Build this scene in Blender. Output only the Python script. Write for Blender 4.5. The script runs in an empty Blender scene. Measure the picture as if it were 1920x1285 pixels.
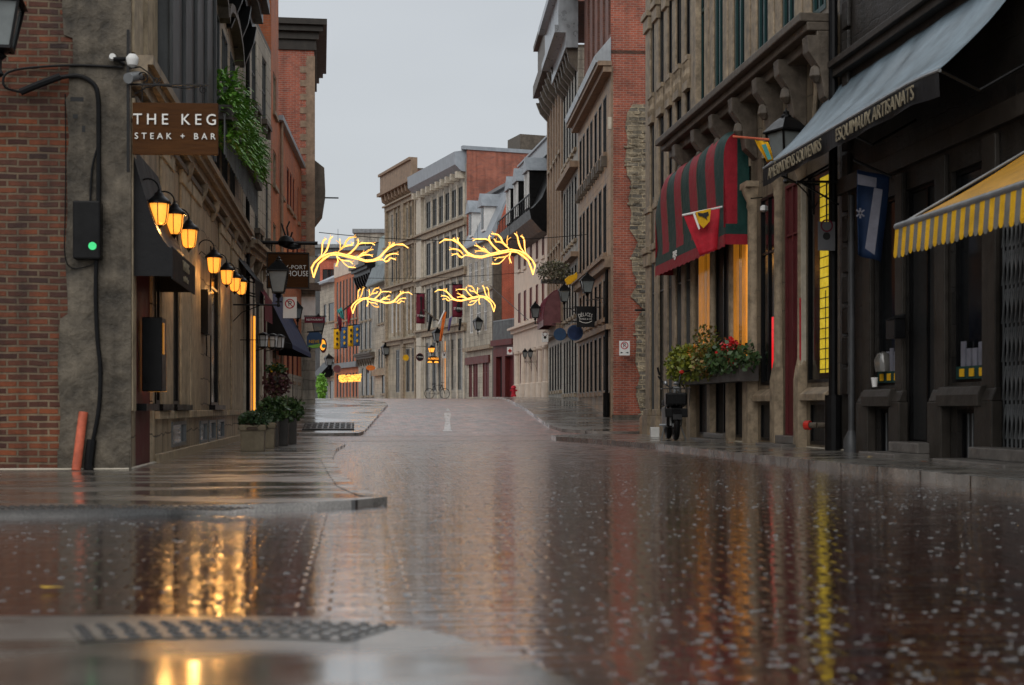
import bpy, bmesh, math, random
from mathutils import Vector, Matrix
random.seed(7)
S = bpy.context.scene
COL = S.collection
# ------------------------------------------------------------------ camera
FP = 2667.0                      # focal length in photo pixels (50 mm)
TH = math.atan(294/2667.0)       # the camera looks a little to the right of the street's axis
HC = 0.70
FX, FY = math.sin(TH), math.cos(TH)
RX, RY = math.cos(TH), -math.sin(TH)
cd = bpy.data.cameras.new('camera'); cam = bpy.data.objects.new('camera', cd); COL.objects.link(cam)
cam.location = (0, 0, HC); cam.rotation_euler = (math.radians(90), 0, -TH)
cd.lens = 50; cd.sensor_width = 36; cd.shift_y = (765-642.5)/1920
cd.clip_end = 3000; cd.clip_start = 0.05
cd.dof.use_dof = True; cd.dof.focus_distance = 42; cd.dof.aperture_fstop = 2.8
S.camera = cam
# ------------------------------------------------------------------ light
S.view_settings.view_transform = 'Standard'; S.view_settings.look = 'None'
S.view_settings.exposure = 0.82; S.view_settings.gamma = 1
wd = bpy.data.worlds.new('World'); S.world = wd; wd.use_nodes = True
wn = wd.node_tree; wn.nodes.clear()
o_ = wn.nodes.new('ShaderNodeOutputWorld'); b_ = wn.nodes.new('ShaderNodeBackground')
sk = wn.nodes.new('ShaderNodeTexSky'); sk.sky_type = 'NISHITA'; sk.sun_disc = False
sk.sun_elevation = math.radians(38); sk.sun_rotation = math.radians(200); sk.dust_density = 4; sk.air_density = 1
tc = wn.nodes.new('ShaderNodeTexCoord'); sp = wn.nodes.new('ShaderNodeSeparateXYZ')
cr = wn.nodes.new('ShaderNodeValToRGB')
for el_, (p_, c_) in zip([cr.color_ramp.elements[0], cr.color_ramp.elements[1], cr.color_ramp.elements.new(.3), cr.color_ramp.elements.new(.6)],
                         [(0, (4.35, 4.55, 4.7)), (1, (14.5, 14.8, 15.0)), (.3, (3.95, 4.15, 4.35)), (.6, (10.5, 10.8, 11.1))]): el_.position = p_; el_.color = (*c_, 1)
nz = wn.nodes.new('ShaderNodeTexNoise'); nz.inputs['Scale'].default_value = 2.2; nz.inputs['Detail'].default_value = 4
mp = wn.nodes.new('ShaderNodeMapping'); mp.inputs['Scale'].default_value = (1, 1, 2.5)
cl = wn.nodes.new('ShaderNodeMapRange'); cl.inputs[1].default_value = .3; cl.inputs[2].default_value = .7; cl.inputs[3].default_value = .92; cl.inputs[4].default_value = 1.06
vm = wn.nodes.new('ShaderNodeVectorMath'); vm.operation = 'SCALE'
mx = wn.nodes.new('ShaderNodeMix'); mx.data_type = 'RGBA'; mx.inputs[0].default_value = .93
L = wn.links.new
L(tc.outputs['Generated'], sp.inputs[0]); L(sp.outputs['Z'], cr.inputs[0])
L(tc.outputs['Generated'], mp.inputs[0]); L(mp.outputs[0], nz.inputs['Vector']); L(nz.outputs['Fac'], cl.inputs[0])
L(cr.outputs[0], vm.inputs[0]); L(cl.outputs[0], vm.inputs['Scale'])
L(sk.outputs[0], mx.inputs[6]); L(vm.outputs[0], mx.inputs[7]); L(mx.outputs[2], b_.inputs[0]); L(b_.outputs[0], o_.inputs[0])
b_.inputs[1].default_value = 0.082
sd = bpy.data.lights.new('sun', 'SUN'); sd.energy = 0.6; sd.angle = math.radians(50); sd.color = (1, .97, .93)
so = bpy.data.objects.new('sun', sd); COL.objects.link(so)
so.rotation_euler = (math.radians(52), 0, math.radians(200-180)*-1)

# ------------------------------------------------------------------ materials
MATS = {}
def nodes(name):
    m = bpy.data.materials.new(name); m.use_nodes = True
    nt = m.node_tree; p = nt.nodes['Principled BSDF']
    MATS[name] = m
    return m, nt, p
def N(nt, t, **k):
    n = nt.nodes.new(t)
    for a, v in k.items():
        if a.startswith('i_'):
            key = a[2:]; key = int(key) if key.isdigit() else key.replace('_', ' ')
            n.inputs[key].default_value = v
        else: setattr(n, a, v)
    return n
def c4(c): return (c[0], c[1], c[2], 1)
def noise(nt, vec, scale, detail=4, rough=.6, mscale=None):
    if mscale:
        m = N(nt, 'ShaderNodeMapping'); m.inputs['Scale'].default_value = mscale
        nt.links.new(vec, m.inputs[0]); vec = m.outputs[0]
    n = N(nt, 'ShaderNodeTexNoise'); n.inputs['Scale'].default_value = scale
    n.inputs['Detail'].default_value = detail; n.inputs['Roughness'].default_value = rough
    nt.links.new(vec, n.inputs['Vector']); return n.outputs['Fac']
def rng(nt, v, a, b, c, d):
    n = N(nt, 'ShaderNodeMapRange'); n.inputs[1].default_value = a; n.inputs[2].default_value = b
    n.inputs[3].default_value = c; n.inputs[4].default_value = d; nt.links.new(v, n.inputs[0]); return n.outputs[0]
def mixc(nt, f, a, b, mode='MIX'):
    n = N(nt, 'ShaderNodeMix', data_type='RGBA', blend_type=mode)
    for i, v in ((0, f), (6, a), (7, b)):
        if hasattr(v, 'is_linked') or hasattr(v, 'links'): nt.links.new(v, n.inputs[i])
        else: n.inputs[i].default_value = v if i == 0 else c4(v)
    return n.outputs[2]
def bump(nt, p, h, dist, strength=1, prev=None):
    b = N(nt, 'ShaderNodeBump'); b.inputs['Distance'].default_value = dist; b.inputs['Strength'].default_value = strength
    nt.links.new(h, b.inputs['Height'])
    if prev: nt.links.new(prev, b.inputs['Normal'])
    nt.links.new(b.outputs[0], p.inputs['Normal']); return b.outputs[0]
def masonry(name, c1, c2, mortar, bw, bh, ms=.012, rough=.6, vary=.35, streak=.35, bmp=.012, ncol=None, spec=.3, offset=.5):
    m, nt, p = nodes(name)
    uv = N(nt, 'ShaderNodeUVMap').outputs[0]
    vary *= 1.35; streak = min(.85, streak*1.5)
    ob = N(nt, 'ShaderNodeTexCoord').outputs['Object']
    wob = N(nt, 'ShaderNodeTexNoise'); wob.inputs['Scale'].default_value = 3; nt.links.new(uv, wob.inputs['Vector'])
    wv = N(nt, 'ShaderNodeVectorMath', operation='SCALE'); wv.inputs['Scale'].default_value = bh*.34
    nt.links.new(wob.outputs['Color'], wv.inputs[0])
    ad = N(nt, 'ShaderNodeVectorMath', operation='ADD'); nt.links.new(uv, ad.inputs[0]); nt.links.new(wv.outputs[0], ad.inputs[1])
    bt = N(nt, 'ShaderNodeTexBrick'); bt.offset = offset
    for k, v in (('Scale', 1), ('Mortar Size', ms), ('Mortar Smooth', .3), ('Bias', 0), ('Brick Width', bw), ('Row Height', bh)): bt.inputs[k].default_value = v
    bt.inputs['Color1'].default_value = c4(c1); bt.inputs['Color2'].default_value = c4(c2); bt.inputs['Mortar'].default_value = c4(mortar)
    nt.links.new(ad.outputs[0], bt.inputs['Vector'])
    col = bt.outputs['Color']
    if ncol:   # some bricks in a third colour
        vo = N(nt, 'ShaderNodeTexBrick'); vo.offset = offset
        for k, v in (('Scale', 1), ('Mortar Size', 0), ('Bias', -.35), ('Brick Width', bw), ('Row Height', bh)): vo.inputs[k].default_value = v
        vo.inputs['Color1'].default_value = (0, 0, 0, 1); vo.inputs['Color2'].default_value = (1, 1, 1, 1)
        mm = N(nt, 'ShaderNodeMapping'); mm.inputs['Location'].default_value = (bw*40, bh*26, 0)
        nt.links.new(ad.outputs[0], mm.inputs[0]); nt.links.new(mm.outputs[0], vo.inputs['Vector'])
        f = rng(nt, vo.outputs['Color'], .35, .8, 0, .85)
        inv = N(nt, 'ShaderNodeMath', operation='SUBTRACT'); inv.inputs[0].default_value = 1; nt.links.new(bt.outputs['Fac'], inv.inputs[1])
        fm = N(nt, 'ShaderNodeMath', operation='MULTIPLY'); nt.links.new(f, fm.inputs[0]); nt.links.new(inv.outputs[0], fm.inputs[1])
        col = mixc(nt, fm.outputs[0], col, ncol)
    n1 = noise(nt, ob, .9, 6, .65); v1 = rng(nt, n1, .3, .7, 1-vary, 1+vary*.6)
    n2 = noise(nt, ob, 14, 5, .7); v2 = rng(nt, n2, .3, .7, .82, 1.15)
    n3 = noise(nt, ob, 1, 4, .6, (4, 4, .35)); v3 = rng(nt, n3, .45, .75, 1, 1-streak)
    for v in (v1, v2, v3):
        col = mixc(nt, 1.0, col, v, 'MULTIPLY')
    nt.links.new(col, p.inputs['Base Color'])
    nt.links.new(rng(nt, n1, .3, .7, rough-.15, rough+.12), p.inputs['Roughness'])
    p.inputs['Specular IOR Level'].default_value = spec
    hh = N(nt, 'ShaderNodeMath', operation='MULTIPLY_ADD'); hh.inputs[1].default_value = -1; nt.links.new(bt.outputs['Fac'], hh.inputs[0])
    nt.links.new(n2, hh.inputs[2])
    bump(nt, p, hh.outputs[0], bmp)
    return m
def plain(name, c, rough=.6, metal=0, vary=.2, sc=6, bmp=.0, emis=None, es=0, streak=0, alpha=None, trans=0, spec=.22):
    m, nt, p = nodes(name)
    ob = N(nt, 'ShaderNodeTexCoord').outputs['Object']
    n1 = noise(nt, ob, sc, 5, .65)
    col = mixc(nt, 1.0, c, rng(nt, n1, .3, .7, 1-vary, 1+vary*.7), 'MULTIPLY')
    if streak:
        n3 = noise(nt, ob, 1, 4, .6, (5, 5, .4)); col = mixc(nt, 1.0, col, rng(nt, n3, .4, .75, 1, 1-streak), 'MULTIPLY')
    nt.links.new(col, p.inputs['Base Color'])
    p.inputs['Roughness'].default_value = rough; p.inputs['Metallic'].default_value = metal
    p.inputs['Specular IOR Level'].default_value = spec
    nt.links.new(rng(nt, n1, .3, .7, max(.02, rough-.08), min(1, rough+.08)), p.inputs['Roughness'])
    if bmp: bump(nt, p, n1, bmp)
    if emis: p.inputs['Emission Color'].default_value = c4(emis); p.inputs['Emission Strength'].default_value = es
    if trans: p.inputs['Transmission Weight'].default_value = trans
    return m
def stripes(name, ca, cb, w, rough=.6, axis=0):
    m, nt, p = nodes(name)
    uv = N(nt, 'ShaderNodeUVMap').outputs[0]
    s = N(nt, 'ShaderNodeSeparateXYZ'); nt.links.new(uv, s.inputs[0])
    d = N(nt, 'ShaderNodeMath', operation='DIVIDE'); d.inputs[1].default_value = w*2; nt.links.new(s.outputs[axis], d.inputs[0])
    f = N(nt, 'ShaderNodeMath', operation='FRACT'); nt.links.new(d.outputs[0], f.inputs[0])
    g = N(nt, 'ShaderNodeMath', operation='GREATER_THAN'); g.inputs[1].default_value = .5; nt.links.new(f.outputs[0], g.inputs[0])
    col = mixc(nt, g.outputs[0], ca, cb)
    ob = N(nt, 'ShaderNodeTexCoord').outputs['Object']
    n1 = noise(nt, ob, 3, 5, .6); col = mixc(nt, 1.0, col, rng(nt, n1, .3, .7, .75, 1.15), 'MULTIPLY')
    nt.links.new(col, p.inputs['Base Color']); p.inputs['Roughness'].default_value = rough
    bump(nt, p, n1, .02)
    return m

masonry('brick_wall', (.20, .052, .016), (.045, .015, .010), (.15, .105, .065), .23, .079, .0145, .62, .5, .3, .014, ncol=(.028, .018, .016))
masonry('brick_red', (.42, .105, .055), (.30, .075, .042), (.36, .25, .2), .22, .075, .009, .6, .25, .25, .008, ncol=(.16, .05, .04))
masonry('brick_orange', (.56, .17, .065), (.45, .13, .055), (.40, .2, .12), .22, .075, .008, .6, .25, .25, .008)
masonry('brick_brown', (.24, .10, .07), (.19, .08, .06), (.22, .15, .12), .22, .075, .008, .65, .3, .3, .008)
masonry('brick_bright', (.52, .11, .055), (.45, .095, .05), (.45, .2, .14), .22, .075, .008, .65, .2, .2, .006)
masonry('ashlar_keg', (.44, .35, .235), (.35, .28, .19), (.06, .05, .04), 1.15, .42, .010, .5, .45, .5, .010)
masonry('ashlar_beige', (.42, .36, .265), (.34, .29, .21), (.13, .115, .09), 1.15, .42, .008, .55, .35, .45, .008)
masonry('ashlar_grey', (.40, .365, .30), (.32, .295, .245), (.12, .11, .095), .95, .36, .008, .55, .35, .45, .008)
masonry('ashlar_light', (.48, .43, .34), (.40, .355, .28), (.16, .14, .11), .8, .34, .01, .6, .3, .4, .008)
masonry('ashlar_brown', (.44, .30, .19), (.36, .25, .16), (.13, .09, .06), 1.2, .45, .008, .6, .3, .4, .008)
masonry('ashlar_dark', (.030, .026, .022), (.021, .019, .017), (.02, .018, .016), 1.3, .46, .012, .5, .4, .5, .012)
masonry('ashlar_street', (.20, .158, .108), (.15, .12, .084), (.07, .06, .05), 1.3, .5, .008, .5, .35, .5, .010)
masonry('rubble', (.40, .33, .22), (.17, .155, .13), (.46, .38, .26), .36, .15, .025, .6, .5, .3, .05, ncol=(.07, .07, .07), offset=.37)
plain('concrete_rough', (.105, .088, .066), .6, 0, .8, 2.6, .07, streak=.5)
plain('stucco_pink', (.60, .50, .41), .7, 0, .15, 2.5, .006, streak=.22)
plain('trim_stone', (.31, .245, .17), .55, 0, .5, 5, .01, streak=.35)
plain('trim_keg', (.44, .355, .24), .55, 0, .45, 5, .01, streak=.45)
plain('trim_light', (.52, .47, .38), .55, 0, .25, 5, .01, streak=.3)
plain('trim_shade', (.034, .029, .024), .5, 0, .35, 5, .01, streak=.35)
plain('trim_dark', (.11, .09, .07), .5, 0, .4, 5, .02, streak=.3)
plain('trim_brown', (.27, .19, .13), .6, 0, .3, 5, .01, streak=.3)
plain('stone_step', (.12, .11, .10), .35, 0, .4, 5, .015)
plain('black_metal', (.005, .005, .0055), .38, .0, .3, 8, .003)
plain('black_paint', (.006, .006, .0065), .34, 0, .4, 5, .003, spec=.15)
plain('grey_metal', (.21, .22, .225), .4, .3, .25, 3, .01, streak=.3)
plain('silver_metal', (.32, .34, .36), .32, .5, .2, 2, .01, streak=.25)
plain('pale_metal', (.30, .33, .36), .45, .1, .15, 2, .01, streak=.2)
plain('green_metal', (.30, .37, .36), .45, .2, .2, 2, .01, streak=.3)
plain('white_paint', (.62, .62, .60), .5, 0, .15, 4, .003)
plain('white_glass', (.5, .53, .53), .15, 0, .1, 4, spec=.5)
plain('lamp_glass', (.17, .19, .19), .08, 0, .2, 3, spec=.6)
plain('grey_board', (.085, .09, .092), .5, 0, .25, 2, .004, streak=.4)
plain('burgundy', (.11, .022, .02), .45, 0, .25, 3, .003, streak=.2)
plain('dark_red', (.10, .02, .022), .5, 0, .25, 3, .003)
plain('teal_frame', (.012, .045, .045), .35, 0, .2, 5)
plain('glass', (.005, .006, .007), .12, 0, .4, 2, spec=.5)
plain('glass_pale', (.10, .095, .085), .1, 0, .4, 2, spec=.8)
plain('shutter_white', (.34, .33, .30), .55, 0, .2, 4)
plain('curtain', (.30, .28, .24), .35, 0, .4, 1.5)
plain('fabric_black', (.007, .007, .008), .6, 0, .3, 4, .01)
plain('fabric_red', (.26, .012, .022), .6, 0, .25, 4, .02)
plain('fabric_green', (.008, .04, .034), .6, 0, .25, 4, .02)
plain('fabric_yellow', (.65, .36, .01), .7, 0, .25, 4, .02)
plain('fabric_blue', (.02, .07, .22), .7, 0, .3, 4, .02)
plain('fabric_navy', (.015, .028, .075), .7, 0, .3, 4, .02)
plain('fabric_slate', (.17, .225, .265), .42, 0, .45, 1.4, .02, streak=.3)
plain('fabric_plum', (.15, .06, .065), .4, 0, .3, 3, .02)
plain('fabric_maroon', (.13, .015, .03), .6, 0, .25, 4, .01)
plain('banner_blue', (.05, .10, .20), .7, 0, .25, 4, .01)
plain('fabric_teal', (.06, .26, .24), .7, 0, .25, 4, .01)
plain('fabric_orange', (.65, .17, .03), .7, 0, .25, 4, .01)
plain('fabric_purple', (.12, .09, .22), .7, 0, .25, 4, .01)
plain('fabric_crimson', (.45, .02, .035), .65, 0, .3, 4, .02)
plain('planter_stone', (.21, .18, .125), .5, 0, .25, 5, .01, streak=.3)
plain('planter_dark', (.075, .07, .065), .5, 0, .25, 5, .01, streak=.3)
plain('orange_paint', (.55, .13, .07), .55, 0, .35, 8, .003, streak=.4)
plain('red_paint', (.5, .03, .02), .4, 0, .2, 5)
plain('lettering', (.75, .74, .70), .5, 0, .1, 8)
plain('lettering_dim', (.36, .30, .20), .6, 0, .4, 6)
plain('lettering_faint', (.24, .205, .14), .6, 0, .6, 4)
plain('fabric_night', (.008, .022, .06), .7, 0, .3, 4, .01)
plain('faded_white', (.16, .16, .19), .7, 0, .3, 4)
plain('dark_metal', (.07, .072, .075), .4, .2, .3, 3, .01, streak=.3)
plain('ink', (.02, .02, .02), .5, 0, .1, 8)
plain('sign_white', (.70, .70, .68), .4, 0, .1, 3)
plain('sign_grey', (.13, .13, .135), .4, 0, .1, 3)
plain('sign_blue', (.03, .065, .13), .5, 0, .2, 3)
plain('sign_black', (.013, .013, .014), .4, 0, .2, 3)
plain('light_amber', (.9, .5, .1), .3, emis=(1, .32, .035), es=.85)
plain('light_bulb', (1, .8, .4), .3, emis=(1, .60, .18), es=14)
plain('light_garland', (.8, .45, .1), .4, emis=(1, .46, .085), es=.75)
plain('light_garland_core', (.9, .6, .2), .4, emis=(1, .58, .16), es=1.7)
plain('window_amber', (.5, .2, .03), .2, 0, .6, 1.2, emis=(1, .38, .03), es=.10)
plain('window_orange', (.5, .2, .03), .2, 0, .6, 1.2, emis=(1, .36, .03), es=.75)
plain('window_yellow', (.6, .5, .05), .2, 0, .8, 3, emis=(1, .68, .02), es=.2)
plain('window_warmwhite', (.6, .6, .5), .2, 0, .3, 1.2, emis=(1, .85, .6), es=.8)
plain('neon_red', (.6, .02, .02), .3, emis=(1, .02, .03), es=.35)
plain('led_green', (.05, .6, .2), .3, emis=(.1, 1, .35), es=.2)
plain('leaf_yellow', (.6, .38, .04), .5)
plain('leaf_brown', (.3, .09, .03), .6)
plain('trunk', (.08, .06, .045), .8, 0, .3, 8, .02)
stripes('awning_stripe', (.34, .016, .03), (.008, .04, .034), .62)
plain('fabric_grey', (.15, .145, .13), .7, 0, .35, 4, .01)
stripes('awning_yellow', (.66, .30, .004), (.27, .17, .04), .085)
# planked sign wood
m, nt, p = nodes('sign_wood'); uv = N(nt, 'ShaderNodeUVMap').outputs[0]
n1 = noise(nt, uv, 3, 6, .7, (1, 9, 1)); n2 = noise(nt, uv, 1.6, 3, .5)
nt.links.new(mixc(nt, n1, (.022, .008, .003), mixc(nt, n2, (.062, .022, .006), (.125, .05, .010))), p.inputs['Base Color']); p.inputs['Roughness'].default_value = .6; p.inputs['Specular IOR Level'].default_value = .1
bump(nt, p, n1, .006)
# leaves
def leafmat(name, a, b, c):
    m, nt, p = nodes(name)
    ob = N(nt, 'ShaderNodeTexCoord').outputs['Object']; gi = N(nt, 'ShaderNodeNewGeometry').outputs['Random Per Island']
    cr = N(nt, 'ShaderNodeValToRGB'); el = cr.color_ramp.elements
    el[0].color = c4(a); el[1].color = c4(c); x = el.new(.5); x.color = c4(b); nt.links.new(gi, cr.inputs[0])
    nt.links.new(cr.outputs[0], p.inputs['Base Color']); p.inputs['Roughness'].default_value = .5
    return m
leafmat('leaf_fern', (.07, .20, .02), (.14, .36, .035), (.24, .48, .07))
leafmat('leaf_moss', (.07, .11, .012), (.16, .19, .02), (.27, .27, .035))
leafmat('leaf_dark', (.02, .05, .015), (.035, .08, .02), (.06, .11, .03))
leafmat('leaf_box', (.012, .035, .012), (.025, .055, .018), (.04, .08, .03))
leafmat('leaf_autumn', (.05, .09, .015), (.12, .12, .02), (.30, .12, .03))
leafmat('leaf_purple', (.06, .02, .025), (.10, .03, .04), (.10, .09, .04))
leafmat('leaf_grey', (.10, .10, .07), (.16, .14, .10), (.12, .14, .06))
leafmat('petal_red', (.55, .01, .015), (.7, .02, .02), (.45, .01, .02))
leafmat('petal_orange', (.6, .2, .02), (.7, .3, .02), (.5, .12, .02))
leafmat('leaf_bright', (.12, .3, .03), (.16, .38, .04), (.2, .42, .06))
# wet ground ---------------------------------------------------------------
def wet(name, kind):
    m, nt, p = nodes(name)
    geo = N(nt, 'ShaderNodeNewGeometry').outputs['Position']
    big = noise(nt, geo, .35, 5, .6); mid = noise(nt, geo, 2.2, 5, .6)
    if kind == 'setts':
        wob = noise(nt, geo, .6, 2, .5)
        bt = N(nt, 'ShaderNodeTexBrick'); bt.offset = .5
        for k, v in (('Scale', 1), ('Mortar Size', .007), ('Mortar Smooth', .6), ('Bias', 0), ('Brick Width', .2), ('Row Height', .12)): bt.inputs[k].default_value = v
        bt.inputs['Color1'].default_value = (.095, .034, .022, 1); bt.inputs['Color2'].default_value = (.036, .015, .011, 1); bt.inputs['Mortar'].default_value = (.010, .009, .008, 1)
        nt.links.new(geo, bt.inputs['Vector'])
        col = mixc(nt, 1.0, bt.outputs['Color'], rng(nt, big, .3, .7, .65, 1.4), 'MULTIPLY')
        col = mixc(nt, 1.0, col, rng(nt, mid, .3, .7, .7, 1.2), 'MULTIPLY')
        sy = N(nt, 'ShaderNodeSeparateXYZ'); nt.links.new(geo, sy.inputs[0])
        # sky reflection painted into colour up the street, mottled with random tone and glints
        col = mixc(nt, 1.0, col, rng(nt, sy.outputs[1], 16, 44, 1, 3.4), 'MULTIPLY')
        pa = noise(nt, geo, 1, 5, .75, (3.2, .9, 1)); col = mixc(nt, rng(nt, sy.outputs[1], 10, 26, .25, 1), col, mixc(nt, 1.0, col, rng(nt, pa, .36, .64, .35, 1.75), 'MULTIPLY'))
        nt.links.new(col, p.inputs['Base Color'])
        sy = N(nt, 'ShaderNodeSeparateXYZ'); nt.links.new(geo, sy.inputs[0])
        wy = rng(nt, sy.outputs[1], 13, 38, -.02, .24)     # standing water at the crossing, drained setts further on
        gl = noise(nt, geo, 1, 6, .8, (2.6, 3.2, 1)); bj = rng(nt, bt.outputs['Fac'], 0, 1, 0, .16)
        r0_ = N(nt, 'ShaderNodeMath', operation='ADD'); gm = N(nt, 'ShaderNodeMath', operation='MULTIPLY'); nt.links.new(rng(nt, gl, .40, .60, .03, .24), gm.inputs[0]); nt.links.new(rng(nt, sy.outputs[1], 7, 18, .55, 1), gm.inputs[1]); nt.links.new(gm.outputs[0], r0_.inputs[0]); nt.links.new(bj, r0_.inputs[1])
        ra = N(nt, 'ShaderNodeMath', operation='ADD'); nt.links.new(r0_.outputs[0], ra.inputs[0]); nt.links.new(wy, ra.inputs[1])
        nt.links.new(ra.outputs[0], p.inputs['Roughness']); nt.links.new(ra.outputs[0], p.inputs['Coat Roughness'])
        p.inputs['Specular IOR Level'].default_value = .6; p.inputs['Coat Weight'].default_value = 1; p.inputs['Coat IOR'].default_value = 1.6
        # each sett tilts a little its own way: brick-random height + joints
        b2 = N(nt, 'ShaderNodeTexBrick'); b2.offset = .5
        for k, v in (('Scale', 1), ('Mortar Size', .02), ('Mortar Smooth', 1), ('Bias', 0), ('Brick Width', .2), ('Row Height', .12)): b2.inputs[k].default_value = v
        b2.inputs['Color1'].default_value = (.7, .7, .7, 1); b2.inputs['Color2'].default_value = (1, 1, 1, 1); b2.inputs['Mortar'].default_value = (0.35, 0.35, 0.35, 1)
        nt.links.new(geo, b2.inputs['Vector'])
        q = bump(nt, p, b2.outputs['Color'], .0016)
        n3 = noise(nt, geo, 1, 4, .65, (.9, 9, 1)); 
        am = N(nt, 'ShaderNodeMath', operation='MULTIPLY'); nt.links.new(rng(nt, sy.outputs[1], 6, 14, .4, 1), am.inputs[0]); nt.links.new(rng(nt, sy.outputs[1], 16, 45, 1, 2.4), am.inputs[1])
        am2 = N(nt, 'ShaderNodeMath', operation='MULTIPLY'); nt.links.new(n3, am2.inputs[0]); nt.links.new(am.outputs[0], am2.inputs[1])
        q = bump(nt, p, am2.outputs[0], .009, 1, q)
        n5 = noise(nt, geo, 1, 3, .6, (.5, 2.2, 1)); am3 = N(nt, 'ShaderNodeMath', operation='MULTIPLY'); nt.links.new(n5, am3.inputs[0]); nt.links.new(rng(nt, sy.outputs[1], 8, 22, .1, 1), am3.inputs[1])
        q = bump(nt, p, am3.outputs[0], .03, 1, q)
        n4 = noise(nt, geo, 30, 2, .5); q = bump(nt, p, n4, .0005, 1, q); nt.links.new(q, p.inputs['Coat Normal'])
    else:
        bt = N(nt, 'ShaderNodeTexBrick'); bt.offset = 0
        for k, v in (('Scale', 1), ('Mortar Size', .012), ('Mortar Smooth', .2), ('Bias', 0), ('Brick Width', 1.6), ('Row Height', 1.6)): bt.inputs[k].default_value = v
        a = (.17, .155, .135); b = (.13, .118, .10)
        if kind == 'kerb': a, b = (.26, .245, .225), (.19, .18, .165); bt.inputs['Brick Width'].default_value = 90; bt.inputs['Row Height'].default_value = 1.15; bt.inputs['Mortar Size'].default_value = .02
        bt.inputs['Color1'].default_value = c4(a); bt.inputs['Color2'].default_value = c4(b); bt.inputs['Mortar'].default_value = (.03, .028, .025, 1)
        nt.links.new(geo, bt.inputs['Vector'])
        fine = noise(nt, geo, 60, 3, .6)
        col = mixc(nt, 1.0, bt.outputs['Color'], rng(nt, mid, .3, .7, .45, 1.35), 'MULTIPLY')
        col = mixc(nt, 1.0, col, rng(nt, fine, .3, .7, .6, 1.3), 'MULTIPLY')
        col = mixc(nt, 1.0, col, rng(nt, big, .3, .7, .6, 1.25), 'MULTIPLY')
        nt.links.new(col, p.inputs['Base Color'])
        pud = noise(nt, geo, 1, 4, .6, (.55, 1.5, 1))
        nt.links.new(rng(nt, pud, .42, .58, .10, .36), p.inputs['Roughness'])
        p.inputs['Specular IOR Level'].default_value = .8; p.inputs['Coat Weight'].default_value = .8; p.inputs['Coat IOR'].default_value = 1.7; nt.links.new(rng(nt, pud, .42, .58, .12, .33), p.inputs['Coat Roughness'])
        f = rng(nt, pud, .42, .58, .05, 1)
        h = N(nt, 'ShaderNodeMath', operation='MULTIPLY'); nt.links.new(fine, h.inputs[0]); nt.links.new(f, h.inputs[1])
        q = bump(nt, p, h.outputs[0], .0012); bump(nt, p, noise(nt, geo, 1.5, 3, .5), .004, 1, q)
    return m
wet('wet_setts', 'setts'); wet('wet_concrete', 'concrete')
wet('wet_granite', 'kerb')
plain('cast_iron', (.045, .043, .041), .3, .2, .4, 9, .004)
plain('water_drop', (.13, .13, .13), .12, 0, .1, 5, spec=1.0)
plain('road_paint', (.8, .8, .8), .3, 0, .3, 6)
MT = MATS

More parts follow.
